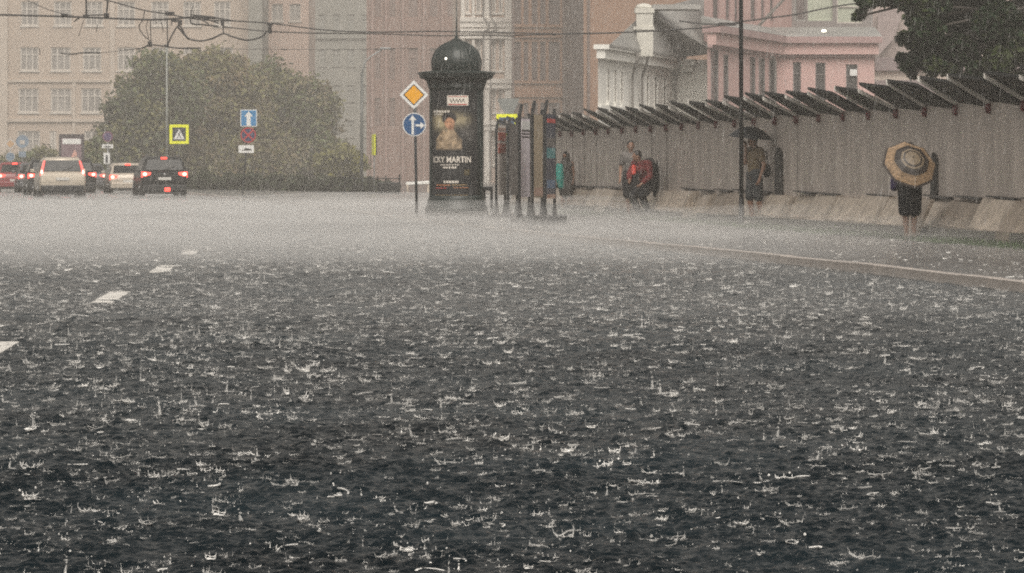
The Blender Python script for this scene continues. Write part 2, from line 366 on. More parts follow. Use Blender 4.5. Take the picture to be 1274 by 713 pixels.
# falling rain: thin streaks through the air
M_rain = bpy.data.materials.new('falling_rain'); M_rain.use_nodes = True; n = M_rain.node_tree; b = n.nodes['Principled BSDF']
b.inputs['Base Color'].default_value = (.85, .83, .8, 1); b.inputs['Roughness'].default_value = .3
tr = n.nodes.new('ShaderNodeBsdfTransparent'); mx = n.nodes.new('ShaderNodeMixShader'); mx.inputs[0].default_value = .15
n.links.new(tr.outputs[0], mx.inputs[1]); n.links.new(b.outputs[0], mx.inputs[2]); n.links.new(mx.outputs[0], n.nodes['Material Output'].inputs[0])
rm = MB()
for _ in range(9000):
    Y = 14 + 115 * random.random() ** .6; X = random.uniform(-.17, .17) * Y; Z = random.uniform(.1, EYE + .058 * Y)
    r = random.uniform(.0010, .0022) * (1 + Y / 60); l = random.uniform(.03, .10) * (1 + Y / 60)
    rm.add([(X - r, Y, Z), (X + r, Y - r, Z), (X, Y + r, Z), (X + .12 * l, Y, Z + l)], [(0, 1, 3), (1, 2, 3), (2, 0, 3), (0, 2, 1)])
rm.build('falling_rain', M_rain, kind='stuff', label='fine streaks of heavy rain falling across the street', cat='rain')

# ------------------------------------------------------------------ hoarding with canopy and concrete feet
fence = thing('hoarding_fence', 'long grey sheet hoarding with slanted dark canopy boards and concrete feet along the pavement', 'fence', fpt(0), FA)
BAY = 1.67; NB0, NB1 = -4, 27
# local frame: +Y along the fence away from the camera, -X out to the street
def corrugated(w_, z0, z1):
    m = MB(); n = 40; pr = []
    for i in range(n + 1):
        y = w_ * i / n; t = i % 4; pr.append((0 if t in (0, 1) else -.0022, y))
    vs = [(x, y, z0) for x, y in pr] + [(x, y, z1) for x, y in pr] + [(.03, 0, z0), (.03, w_, z0), (.03, 0, z1), (.03, w_, z1)]
    fs = [(i, i + 1, n + 2 + i, n + 1 + i) for i in range(n)]; k = 2 * n + 2
    fs += [(k, k + 1, k + 3, k + 2)]
    return m.add(vs, fs)
sheet_me = corrugated(BAY - .003, .48, 2.10).mesh('sheet', [M_sheet])
cap_me = MB().hexa([(-.64, 0, .325), (-.64, BAY, .435), (.10, BAY, .005), (.10, 0, -.10)][::-1], [(-.64, 0, .37), (-.64, BAY, .48), (.10, BAY, .05), (.10, 0, -.04)][::-1]).mesh('canopy_board', [M_canopy])
stripe_me = MB().hexa([(-.66, BAY - .02, .375), (-.66, BAY, .375), (.10, BAY, -.06), (.10, BAY - .02, -.06)][::-1], [(-.66, BAY - .02, .455), (-.66, BAY, .455), (.10, BAY, .015), (.10, BAY - .02, .015)][::-1]).mesh('gap_stripe', [M_gapstripe])  # pale boards stand in for the bright gaps between canopy boards
lamp_me = MB().lathe([(.02, .085), (.06, .07), (.075, .0), (.055, -.07), (.02, -.085)], 10).mesh('warning_lamp', [M_lamp], True)
post_me = MB().box((.06, 0, 1.05), (.06, .06, 2.1)).mesh('post', [M_pole])
def block_me(mt, up, out):
    m = MB(); pr = [(-.34 - out, .0), (-.34 - out, .20), (-.28 - out, .22), (-.10, .58 + up), (.10, .58 + up), (.16, .0)]
    m.prism(pr, 'y', .03, BAY - .03); return m.mesh('concrete_block', [mt])
blocks = [block_me(M_conc, 0, 0), block_me(M_concd, .03, .05), block_me(M_conc, .05, .03), block_me(M_concd, -.02, .0)]
plinth_me = MB().box((-.40, BAY / 2, .09), (.08, BAY - .03, .18)).mesh('plinth', [M_plinth])
bar_me = MB().hexa([(-.13, .15, .60), (-.13, BAY - .2, .645), (-.02, BAY - .2, .645), (-.02, .15, .60)][::-1], [(-.13, .15, .635), (-.13, BAY - .2, .665), (-.02, BAY - .2, .665), (-.02, .15, .635)][::-1]).mesh('shadow_bar', [M_black])  # black bars imitate the shadowed gap above the concrete feet
for i in range(NB0, NB1):
    y = i * BAY; dz = .1163; j = random.uniform
    tiltz = j(-.01, .01)
    put('sheet_panel', sheet_me, fence, loc=(0, y, dz + j(-.015, .015)), rz=j(-.006, .006))
    o = put('canopy_board', cap_me, fence, loc=(j(-.03, .03), y, 2.05 + dz + j(-.02, .02))); o.rotation_euler = (j(-.01, .01), j(-.03, .03), 0)
    o2 = put('gap_stripe', stripe_me, fence, loc=(o.location.x, y, 2.05 + dz + j(-.005, .005))); o2.scale = (1, 1, j(.75, 1.1)); 
    put('warning_lamp', lamp_me, fence, loc=(-.01, y, 2.0 + dz))
    put('post', post_me, fence, loc=(0, y, dz))
    b_ = put('concrete_block', blocks[random.choice((0, 0, 2, 1, 3))], fence, loc=(j(-.05, .02), y, .10), rz=j(-.07, .05)); b_.rotation_euler.x = j(-.03, .03); b_.rotation_euler.y = j(-.04, .04)
    if random.random() < .7: put('plinth', plinth_me, fence, loc=(j(-.03, .0), y, .10), rz=j(-.02, .02))
    if random.random() < .75: put('shadow_bar', bar_me, fence, loc=(0, y, dz + j(-.01, .02)))
# dark plates standing in for dark gaps in the sheeting, a leaning slab
for (xx, y0, y1, wd) in ((972, 183, 243, 9), (1166, 190, 250, 7)):
    Y = 47.0
    for _ in range(20): Y = FY0 + ((xx - HX) * Y / F - FX0) / FS if False else Y
    # intersect the viewing ray with the fence line
    t = FX0 - FS * FY0; Y = t / ((xx - HX) / F - FS)
    s_ = (Y - FY0) / FD.y; hw = .65 * (wd / 2) / (F / Y * abs(FD.x - (xx - HX) / F * FD.y))
    m = MB(); z0 = EYE + (HY - y1) * Y / F; z1 = EYE + (HY - y0) * Y / F
    m.prism([(s_ - hw, z0), (s_ + hw, z0), (s_ + hw * .8, z1 - .15), (s_, z1), (s_ - hw * .8, z1 - .1)], 'x', -.09, -.022)
    m.build('dark_gap_plate', M_slot, fence)
lp = gr(1160, 296, .12)
lean = thing('leaning_slab', 'brown concrete slab leaning on the hoarding foot right of the woman in black', 'slab', (lp.x + .13, lp.y + .1, .12), FA)
MB().hexa([(-.45, -.06, 0), (-.45, .5, 0), (-.38, .5, 0), (-.38, -.06, 0)][::-1], [(-.16, -.06, .60), (-.16, .5, .60), (-.09, .5, .60), (-.09, -.06, .60)][::-1]).build('slab', M_concd, lean, bevel=.008)

# ------------------------------------------------------------------ tall dark mast by the man
p = gr(922.5, 276, .116)
p = Vector(((922.5 - HX) * 61 / F, 61.6, .116))
mast = thing('street_mast', 'slim dark mast rising out of frame beside the man under the black umbrella', 'pole', (p.x, p.y - .6, .116))
MB().tube([(0, 0, 0), (-.02, 0, 9.0)], .045, 12, .035).build('shaft', M_black, mast, True)
MB().lathe([(.10, 0), (.10, .03), (.055, .06), (.05, .5), (.046, .52)], 14).build('collar', M_black, mast, True)

# ------------------------------------------------------------------ facades
class Building:
    def __init__(s, name, label, cat='building'): s.root = thing(name, label, cat)
    def part(s, mb, name, m, parent=None, **k): return mb.build(name, m, parent or s.root, **k)
class Facade:
    """upright wall plane from ground point A to B (seen left to right)"""
    def __init__(s, xa, Ya, xb, Yb, z0, z1):
        s.A = Vector(((xa - HX) * Ya / F, Ya)); s.B = Vector(((xb - HX) * Yb / F, Yb)); s.D = (s.B - s.A); s.L = s.D.length; s.D /= s.L
        s.N = Vector((s.D.y, -s.D.x)); s.z0 = z0; s.z1 = z1
        if s.N.y > 0 and s.N.dot(s.A) > 0: s.N = -s.N
        s.holes = []
    def u(s, x):
        t = (x - HX) / F; d = s.D.x - t * s.D.y; return (t * s.A.y - s.A.x) / d
    def z(s, u, y): return EYE + (HY - y) * (s.A.y + s.D.y * u) / F
    def w(s, u, z, out=0.0):
        q = s.A + s.D * u + s.N * out; return (q.x, q.y, z)
    def slab(s, mb, u0, u1, z0, z1, o0, o1):     # box on the wall, from o0 to o1 outwards
        mb.hexa([s.w(u0, z0, o1), s.w(u1, z0, o1), s.w(u1, z0, o0), s.w(u0, z0, o0)], [s.w(u0, z1, o1), s.w(u1, z1, o1), s.w(u1, z1, o0), s.w(u0, z1, o0)])
    def hole(s, u0, u1, z0, z1): s.holes.append((max(u0, .02), min(u1, s.L - .02), z0, z1))
    def wall(s, mb, rev=.18):
        us = sorted({0, s.L, *[h[0] for h in s.holes], *[h[1] for h in s.holes]}); zs = sorted({s.z0, s.z1, *[h[2] for h in s.holes], *[h[3] for h in s.holes]})
        for a, b in zip(us, us[1:]):
            for c, d in zip(zs, zs[1:]):
                um, zm = (a + b) / 2, (c + d) / 2
                if any(h[0] < um < h[1] and h[2] < zm < h[3] for h in s.holes): continue
                mb.add([s.w(a, c), s.w(b, c), s.w(b, d), s.w(a, d)], [(0, 1, 2, 3)])
        for h in s.holes:
            a, b, c, d = h
            f = [s.w(a, c), s.w(b, c), s.w(b, d), s.w(a, d)]; k = [s.w(a, c, -rev), s.w(b, c, -rev), s.w(b, d, -rev), s.w(a, d, -rev)]
            mb.add(f + k, [(0, 4, 5, 1), (1, 5, 6, 2), (2, 6, 7, 3), (3, 7, 4, 0)])
    def window(s, bld, x0, x1, y0, y1, frame, glass, mull=1, trans=.7, sill=None, fw=.07, back=.14, lab=None):
        u0, u1 = s.u(x0), s.u(x1); um = (u0 + u1) / 2; z1, z0 = s.z(um, y0), s.z(um, y1)
        if u0 > u1: u0, u1 = u1, u0
        s.hole(u0, u1, z0, z1); s.win(bld, u0, u1, z0, z1, frame, glass, mull, trans, sill, fw, back)
    def win(s, bld, u0, u1, z0, z1, frame, glass, mull=1, trans=.7, sill=None, fw=.07, back=.14):
        m = MB(); o0, o1 = -back - .02, -back + .05
        s.slab(m, u0, u0 + fw, z0, z1, o0, o1); s.slab(m, u1 - fw, u1, z0, z1, o0, o1)
        s.slab(m, u0 + fw, u1 - fw, z0, z0 + fw, o0, o1); s.slab(m, u0 + fw, u1 - fw, z1 - fw, z1, o0, o1)
        for k in range(mull):
            c = u0 + (u1 - u0) * (k + 1) / (mull + 1); s.slab(m, c - fw * .45, c + fw * .45, z0 + fw, z1 - fw, o0, o1 - .005)
        if trans:
            c = z0 + (z1 - z0) * trans; s.slab(m, u0 + fw, u1 - fw, c - fw * .4, c + fw * .4, o0, o1 - .01)
        if sill: s.slab(m, u0 - .1, u1 + .1, z0 - .14, z0 - .002, .002, .12)
        wn = m.build('window', frame, bld.root)
        g = MB(); g.add([s.w(u0, z0, -back - .03), s.w(u1, z0, -back - .03), s.w(u1, z1, -back - .03), s.w(u0, z1, -back - .03)], [(0, 1, 2, 3)]); g.build('pane', glass, wn)
        return wn

def mk(n, c, v=.12, sc=.4, r=.75, **k): return mat(n, c, r, var=v, scale=sc, **k)
B_beige = mk('beige_plaster', (.42, .34, .275), .07); B_beiged = mk('beige_band', (.47, .40, .335), .08)
B_winw = mk('pale_window_frame', (.52, .48, .43), .05); B_glass = mat('grey_window_glass', (.27, .25, .23), .3, var=.3, scale=.5)  # paler glass and duller frames put distance haze into the colour
B_glassd = mat('dark_window_glass', (.055, .050, .050), .2, var=.35, scale=.6)
B_grey = mk('grey_plaster', (.21, .205, .18), .12); B_pinkbr = mk('dusky_pink_plaster', (.22, .135, .11), .12)
B_pale = mk('pale_pinkish_plaster', (.60, .47, .39), .08); B_pil = mk('white_pilaster', (.74, .70, .64), .06)
B_brown = mk('orange_brown_plaster', (.26, .145, .09), .14, .25); B_brownd = mk('dark_mauve_and_shade', (.14, .10, .088), .15)
B_white = mk('white_plaster', (.86, .84, .78), .06, .5); B_whites = mk('grey_white_plaster', (.78, .77, .70), .08)
B_roof = mk('grey_metal_roof', (.27, .265, .25), .2, 1.0, .45); B_pink = mk('pink_plaster', (.55, .365, .335), .07)
B_pinkd = mk('dark_pink_band', (.36, .245, .235), .1); B_mauve = mk('mauve_roof', (.24, .19, .19), .15); B_cream = mk('cream_wall', (.58, .50, .43), .08)
B_greeng = mat('pale_green_glass', (.42, .45, .36), .25, var=.1, scale=.8); B_pipe = mk('grey_downpipe', (.20, .185, .17), .2)

# far left: long beige building with rows of windows
bl = Building('beige_building', 'long beige building with rows of white windows behind the queue of cars')
f = Facade(-60, 300, 322, 300, 0, 24)
rows = [(2, 32, [(26, 48), (67, 89), (106, 128), (146, 168), (188, 210), (228, 250), (266, 287)]), (59, 88, [(25, 48), (63, 88), (103, 126), (146, 168), (188, 210), (228, 250), (268, 290)]),
        (110, 140, [(23, 48), (63, 89), (101, 126), (146, 168), (188, 210), (228, 250), (268, 290)]), (163, 196, [(22, 50), (62, 70), (105, 130), (146, 170)]), (-53, -23, [(26, 48), (67, 89), (106, 128), (146, 168), (188, 210), (228, 250), (266, 287)])]
for y0, y1, cs in rows:
    for a, b in cs: f.window(bl, a, b, y0, y1, B_winw, B_glass, mull=2, trans=.68, sill=True, fw=.13)
m = MB(); f.wall(m, .25); bl.part(m, 'wall', B_beige)
m = MB(); f.slab(m, 0, f.u(10), 0, 24, .0, .35); bl.part(m, 'corner_pilaster', B_beiged)
m = MB(); z = f.z(10, 99); f.slab(m, f.u(10), f.L, z - .25, z, .003, .18); z = f.z(10, 149); f.slab(m, f.u(10), f.L, z - .2, z + .1, .003, .22); bl.part(m, 'string_course', B_beiged)
m = MB(); f.slab(m, f.u(137), f.u(143), 0, 24, .003, .15); f.slab(m, f.u(90), f.u(94), 0, f.z(10, 99), .003, .12); bl.part(m, 'downpipe', B_beiged)
m = MB(); f.slab(m, -.01, f.L + .01, 0, 23.98, -14, -.3); f.slab(m, -.3, f.L + .3, 24, 24.6, -14.3, .6); bl.part(m, 'roof', B_grey)
# narrow grey-green slab filling the strip, and the pink block right of it
bt = Building('grey_green_strip', 'narrow grey-green strip between the beige and the pinkish blocks')
f = Facade(309, 297, 326, 297, 0, 25); m = MB(); f.wall(m); f.slab(m, 0, f.L, 0, 25, -8, -.01); bt.part(m, 'wall', B_grey)
m = MB(); f.slab(m, -.2, f.L + .2, 25, 25.5, -8, .3); bt.part(m, 'roof', B_roof)
bp = Building('salmon_block', 'pale salmon block rising behind the rounded tree')
f = Facade(326, 305, 384, 305, 0, 25); f.window(bp, 338, 352, 5, 26, B_winw, B_glass, sill=True); f.window(bp, 360, 374, 5, 26, B_winw, B_glass, sill=True)
m = MB(); f.wall(m); f.slab(m, 0, f.L, 0, 25, -10, -.5); bp.part(m, 'wall', mk('salmon_plaster', (.45, .33, .27), .08))
m = MB(); f.slab(m, -.2, f.L + .2, 25, 25.5, -10, .3); bp.part(m, 'roof', B_roof)
bg_ = Building('hazy_grey_building', 'faint grey-green building in the middle haze left of the tall pole')
f = Facade(384, 360, 470, 360, 0, 30)
for y0 in (18, 62, 106, 150):
    for x0 in (396, 414, 432, 450): f.window(bg_, x0, x0 + 9, y0, y0 + 20, B_grey, mk('grey_recess', (.21, .21, .19)), sill=True, mull=0)
m = MB(); f.wall(m); f.slab(m, 0, f.L, 0, 30, -10, -.5); bg_.part(m, 'wall', B_grey)
m = MB(); z = f.z(3, 48); f.slab(m, 0, f.L, z, z + .5, .003, .3); bg_.part(m, 'cornice', B_grey)
m = MB(); f.slab(m, -.2, f.L + .2, 30, 30.5, -10, .3); bg_.part(m, 'roof', B_roof)
bd = Building('dusky_pink_building', 'dusky pink building with vertical piers behind the diamond sign')
f = Facade(456, 290, 580, 290, 0, 25)
for (a, b) in ((466, 474), (484, 492), (508, 520), (534, 544), (556, 566)):
    for (c, d) in ((-20, 22), (60, 100), (122, 158)): f.window(bd, a, b, c, d, B_pinkbr, mk('dusky_recess', (.17, .115, .10)), mull=0)
m = MB(); f.wall(m, .3); f.slab(m, 0, f.L, 0, 25, -10, -.5); bd.part(m, 'wall', B_pinkbr)
m = MB()
for x0 in (462, 479, 500, 526, 549): f.slab(m, f.u(x0), f.u(x0 + 3), 0, 25, .003, .3)
bd.part(m, 'pier', mk('rosy_pier', (.27, .175, .15), .1))
m = MB(); f.slab(m, -.2, f.L + .2, 25, 25.5, -10, .4); bd.part(m, 'roof', B_roof)
# pale building with white pilasters behind the advertising column
bw = Building('pilastered_building', 'pale building with white pilasters right behind the advertising column')
f = Facade(573, 244, 638, 244.6, 0, 24)
for (x0, x1) in ((579, 584), (592, 599), (612, 617), (620.5, 625.5)):
    for (y0, y1) in ((-30, 16), (48, 88), (104, 140), (168, 205)): f.window(bw, x0, x1, y0, y1, B_pil, mk('pale_grey_glass', (.40, .37, .34)), mull=0, sill=True, fw=.1)
m = MB(); f.wall(m, .25); f.slab(m, 0.05, f.L-.05, 0, 24, -5, -.5); bw.part(m, 'wall', B_pale)
for x0, x1 in ((573, 577.5), (586.5, 590), (601, 608), (627.5, 636)):
    m = MB(); f.slab(m, f.u(x0), f.u(x1), 0, 23.6, .003, .35); bw.part(m, 'pilaster', B_pil)
for yy in (22, 36, 98, 150):
    m = MB(); z = f.z(2, yy); f.slab(m, -.1, f.L + .1, z - .35, z, .36, .55); f.slab(m, -.1, f.L + .1, z - .75, z - .353, .36, .45); bw.part(m, 'cornice', B_pil)
m = MB(); f.slab(m, -.3, f.L + .3, 24, 24.6, -5, .6); bw.part(m, 'roof', B_roof)
for x0 in (609, 600):
    m = MB(); u = f.u(x0); m.tube([f.w(u, .3, .5), f.w(u, f.z(2, 40), .5), f.w(u + .4, f.z(2, 36), .75), f.w(u + .4, f.z(2, 30), .75), f.w(u, f.z(2, 22), .5), f.w(u, 23, .5)], .07, 6); bw.part(m, 'downpipe', B_pipe)
# brown building
bb = Building('orange_brown_building', 'tall orange-brown building with long dark windows and a blank side wall')
f = Facade(637, 237, 702, 237.8, 0, 23)
for (x0, x1) in ((640, 648.5), (651.5, 657.5), (661.5, 669), (672, 679), (682.5, 697)):
    for (y0, y1) in ((-20, 31), (52, 101), (128, 178)): f.window(bb, x0, x1, y0, y1, B_brownd, mk('mauve_dark_glass', (.12, .088, .08), .2), mull=0, trans=.6, fw=.08)
m = MB(); f.wall(m, .35); f.slab(m, 1.2, f.L, 0, 23, -5, -.6); bb.part(m, 'wall', B_brown)
for yy in (34, 47, 104, 121):
    m = MB(); z = f.z(2, yy); f.slab(m, 0, f.L, z, z + .22, .003, .16); bb.part(m, 'ledge', B_brown)
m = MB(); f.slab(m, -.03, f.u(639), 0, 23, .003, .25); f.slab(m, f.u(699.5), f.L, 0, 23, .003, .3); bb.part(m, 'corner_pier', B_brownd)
f2 = Facade(702, 237.8, 726, 226, 0, 23); m = MB(); f2.wall(m); bb.part(m, 'shaded_return', B_brownd)  # dark colour stands in for shade on this return wall
f3 = Facade(726, 226, 930, 226.4, 0, 23); m = MB(); f3.wall(m); f3.slab(m, 0, f3.L, 0, 23, -6, -.6); bb.part(m, 'side_wall', B_brown)
m = MB(); f.slab(m, -.3, f.L + .3, 23, 23.5, -4, .5); bb.part(m, 'roof', B_roof)
m = MB(); m.tube([f3.w(.35, .3, .15), f3.w(.35, 22.8, .15)], .09, 8); bb.part(m, 'downpipe', B_brownd)

# white low building with the grey roof
wb = Building('white_house', 'white two storey house with grey roof, square chimney and three downpipes')
f = Facade(744, 130, 837, 144, 0, 6.0)
def eav(x): return f.z(f.u(x), 57 + (x - 740) * .155)
ZE = f.z(0, 60) ; f.z1 = ZE
trip = [(755, 758.6, 84, 127), (763.6, 767.2, 86, 128), (771.6, 775.2, 88, 129), (803.6, 807.6, 93, 133), (813.6, 818, 95, 134), (824.6, 829, 96, 136)]
for x0, x1, y0, y1 in trip: f.window(wb, x0, x1, y0, y1, B_white, mk('pale_window_blind', (.30, .27, .24)), mull=0, trans=.75, sill=True, fw=.05, back=.02)
m = MB(); f.wall(m, .06)
E = f.w(f.L, 0)
# right-hand end wall, facing the camera
f2 = Facade(837, 144, 886, 143.7, 0, ZE); 
wm = m; f2.wall(m); 
bk = [px(766, 0, 172), px(900, 0, 172)]; cr = [Vector(f.w(0, 0)), Vector((bk[0].x, 172, 0)), Vector((bk[1].x, 172, 0)), Vector(f2.w(f2.L, 0))]
for a_, b_ in zip(cr, cr[1:]): m.add([a_, b_, b_ + Vector((0, 0, ZE)), a_ + Vector((0, 0, ZE))], [(0, 1, 2, 3)])
wb.part(m, 'wall', B_white)
m = MB(); f2.slab(m, .02, f2.L, 0, ZE - .3, .004, .05); wb.part(m, 'end_wall', B_whites)
m = MB(); f.slab(m, -.25, f.L + .1, ZE - .42, ZE - .05, .003, .35); f.slab(m, -.35, f.L + .2, ZE - .05, ZE + .14, -.1, .55); wb.part(m, 'eaves', B_white)
m = MB(); f2.slab(m, -.35, f2.u(863), ZE - .55, ZE - .25, .055, .3); f2.slab(m, -.45, f2.u(863) + .1, ZE - .25, ZE + .02, .055, .45); wb.part(m, 'cornice', B_whites)
m = MB(); z = f.z(3, 130); zz = f.z(f.L / 2, 137); f.slab(m, -.05, f.L, zz - .08, zz + .08, .003, .14); wb.part(m, 'string_course', B_white)
# hipped roof
A = Vector(f.w(-.4, ZE + .14, .6)); Bp = Vector(f.w(f.L + .2, ZE + .14, .6)); Dp = Vector(px(892, 66, 143)); 
Rg0 = px(803, 14, 139); Rg1 = px(905, -12, 152); G = Vector(px(752, 0, 172)); G.z = ZE + .14
m = MB(); m.add([A, Bp, Dp, Rg1, Rg0, G, A - Vector((0, 0, .1)), Bp - Vector((0, 0, .1))], [(0, 1, 4), (1, 2, 3, 4), (0, 4, 5), (6, 7, 1, 0), (3, 5, 4)]); wb.part(m, 'roof', B_roof)
c0 = px(801, 34, 136); m = MB(); sc = 136 / F
def cbox(m, xa, xb, ya, yb, Y, d): 
    a = px(xa, ya, Y); b = px(xb, yb, Y); m.box(((a.x + b.x) / 2, Y + d / 2, (a.z + b.z) / 2), (b.x - a.x, d, a.z - b.z))
cbox(m, 792, 812.5, 16, 70, 135, .7); cbox(m, 790, 814, 10, 16, 134.95, .8); cbox(m, 788, 814, 33, 37, 134.95, .8)
m.ball(px(801, 9, 135.4), (.36, .3, .16), 12, 8)
wb.part(m, 'chimney', mk('dulled_white_chimney', (.58, .56, .50), .15, 2.0))  # white dulled in the colour to offset direct light on the chimney
m = MB(); cbox(m, 812, 872, 5.5, 11.5, 139, 1.5); wb.part(m, 'ridge_capping', mk('pale_ridge', (.36, .35, .33)))
for x0, dx in ((775, 7.5), (788, 6.5), (828, 8)):
    u0 = f.u(x0); u1 = f.u(x0 + dx); m = MB()
    m.tube([f.w(u0, ZE + .0, .62), f.w(u0, ZE - .35, .60), f.w(u1, ZE - .95, .16), f.w(u1, 0.1, .16)], .055, 8); wb.part(m, 'downpipe', B_pipe)
# pink building
pk = Building('pink_building', 'pink two storey building with dark narrow windows and a deep cornice')
fa = Facade(880, 138, 967, 150, 0, 5.75)
ft = Facade(967, 150, 1088, 150, 0, 5.75)
ZP = fa.z(fa.u(967), 60); fa.z1 = ft.z1 = ZP
for (x0, x1, y0, y1) in ((884.5, 893, 62, 146), (900, 905.5, 68, 122), (933, 939, 71, 121), (944, 951, 72, 122), (956.5, 962, 74, 122)):
    fa.window(pk, x0, x1, y0, y1, mk('grey_frame', (.20, .18, .175)), B_glassd, mull=0, trans=.75, sill=True, fw=.05, back=.02)
for (x0, x1, y0, y1) in ((986.5, 996.5, 77, 129), (1014.5, 1027, 78, 130), (1052.5, 1067, 80, 131)):
    ft.window(pk, x0, x1, y0, y1, mk('grey_frame', (.2, .18, .175)), B_glassd, mull=0, trans=.72, fw=.05)
m = MB(); fa.wall(m, .06); ft.wall(m, .2); E = ft.w(ft.L, 0); m.add([ft.w(ft.L, 0), ft.w(ft.L, 0, -12), ft.w(ft.L, ZP, -12), ft.w(ft.L, ZP)], [(0, 1, 2, 3)]); pk.part(m, 'wall', B_pink)
m = MB()
for q in (fa, ft):
    L2 = q.L
    q.slab(m, .0, L2 - (.4 if q is fa else 0), ZP - .42, ZP - .30, .003, .22)
pk.part(m, 'lower_band', B_pinkd)
m = MB(); ft.slab(m, -.3, ft.L + .15, ZP - .30, ZP + .22, .003, .38); fa.slab(m, 0, fa.L - .5, ZP - .30, ZP + .22, .003, .38); pk.part(m, 'fascia', B_pink)
m = MB(); ft.slab(m, -.5, ft.L + .3, ZP + .22, ZP + .52, -.2, .6); fa.slab(m, -.1, fa.L - .7, ZP + .22, ZP + .52, -.2, .6); pk.part(m, 'cornice', B_pinkd)
m = MB()
m.hexa([ft.w(-.5, ZP + .52, .6), ft.w(ft.L + .3, ZP + .52, .6), ft.w(ft.L + .3, ZP + .52, -1.6), ft.w(-.5, ZP + .52, -1.6)], [ft.w(-.4, ZP + .62, .4), ft.w(ft.L + .2, ZP + .62, .4), ft.w(ft.L + .2, ZP + 1.05, -1.6), ft.w(-.4, ZP + 1.05, -1.6)])
m.hexa([fa.w(-.1, ZP + .53, .6), fa.w(fa.L - .7, ZP + .53, .6), fa.w(fa.L - .7, ZP + .53, -.25), fa.w(-.1, ZP + .53, -.25)], [fa.w(-.1, ZP + .63, .4), fa.w(fa.L - .7, ZP + .63, .4), fa.w(fa.L - .7, ZP + .95, -.25), fa.w(-.1, ZP + .95, -.25)])
pk.part(m, 'skirt_roof', B_roof)
ua = Facade(876, 142, 985, 155, ZP, 11); ub = Facade(985, 155, 1086, 155, ZP, 11)
for (x0, x1) in ((886, 894), (902, 908), (913, 918), (933, 940), (946, 951), (957, 962)): ua.window(pk, x0, x1, -30, 25, B_pinkd, mk('mauve_glass', (.14, .115, .11), .2), mull=0, trans=None, fw=.05, back=.02)
ub.window(pk, 989, 1003, -30, 26, B_roof, mk('mauve_glass', (.14, .115, .11)), mull=0, trans=None)
ub.window(pk, 1005, 1036, -30, 26, B_greeng, B_greeng, mull=0, trans=None, fw=.06); ub.window(pk, 1041, 1073, -30, 29, B_winw, B_greeng, mull=0, trans=.35, fw=.07)
m = MB(); ua.wall(m, .06); pk.part(m, 'upper_wall', B_pink)
m = MB(); ub.wall(m, .25); ub.slab(m, 0, ub.L, ZP, 11, -6, -.6); pk.part(m, 'upper_front', mk('grey_mauve_wall', (.24, .215, .205), .1))
m = MB(); ub.slab(m, -4, ub.L + .3, 11, 11.4, -8, .5); pk.part(m, 'roof', B_roof)
m = MB(); q = px(1025, 38.5, 146); m.ball(q, (.11, .06, .05), 10, 6); pk.part(m, 'lit_lamp', mat('lit_lamp', (.9, .85, .7), .4, emit=(1, .92, .7), es=5, var=0))
m = MB(); a = px(1058, 86, 149.6); b = px(1067, 94, 149.6); m.box(((a.x + b.x) / 2, 149.82, (a.z + b.z) / 2), (b.x - a.x, .03, a.z - b.z)); pk.part(m, 'notice', M_white)
m = MB(); m.tube([px(978, -4, 148), px(944, 32, 148), px(943.5, 50, 148), px(962, 71, 149), px(964.5, 78, 149), px(964.5, 132, 149)], .075, 8); pk.part(m, 'downpipe', B_pipe)
m = MB(); a = px(882, 120, 137); b = px(985, 150, 137); m.box(((a.x + b.x) / 2 + .2, 139, (a.z + b.z) / 2 - .6), (b.x - a.x, 2.4, a.z - b.z)); pk.part(m, 'porch', mk('grey_porch', (.22, .20, .19)))
# low cream building right of it and a pale wall behind
cb = Building('cream_outbuilding', 'low cream outbuilding with mauve roof between the pink building and the dark tree')
f = Facade(1088, 160, 1340, 160, 0, 4.2); z2 = EYE + (HY - 88) * .04; f.z1 = z2
f.window(cb, 1110, 1120, 118, 160, B_winw, B_glass, mull=0); f.window(cb, 1140, 1150, 118, 160, B_winw, B_glass, mull=0)
m = MB(); f.wall(m); f.slab(m, 0, f.L, 0, z2, -6, -.5); cb.part(m, 'wall', B_cream)
m = MB(); z = EYE + (HY - 116) * .04; f.slab(m, -.02, f.L, z, EYE + (HY - 100) * .04, .003, .5); cb.part(m, 'canopy_roof', B_mauve)
m = MB(); f.slab(m, 0, f.L, z2, z2 + .65, -6, .3); cb.part(m, 'roof', B_mauve)
ct = Building('pale_pink_gable', 'pale pinkish gabled house mostly hidden behind the dark tree')
f = Facade(1086, 190, 1400, 190, 0, 13); f.window(ct, 1150, 1170, 40, 70, B_winw, B_glass)
f.window(ct, 1200, 1220, 40, 70, B_winw, B_glass); m = MB(); f.wall(m); f.slab(m, 0, f.L, 0, 13, -8, -.5)
ct.part(m, 'wall', mk('pale_pink_plaster', (.46, .37, .34), .1))
m = MB(); f.slab(m, -.3, f.L, 13, 13.5, -8, .5); ct.part(m, 'roof', B_mauve)
m = MB(); m.add([px(1092, 12, 188), px(1092, 70, 188), px(1112, 48, 188), px(1124, 12, 188)] + [px(1092, 12, 189.7), px(1092, 70, 189.7), px(1112, 48, 189.7), px(1124, 12, 189.7)], [(0, 1, 2, 3), (7, 6, 5, 4), (0, 4, 5, 1), (1, 5, 6, 2), (2, 6, 7, 3), (3, 7, 4, 0)]); ct.part(m, 'dormer', mk('mauve_brick', (.33, .26, .25), .2))

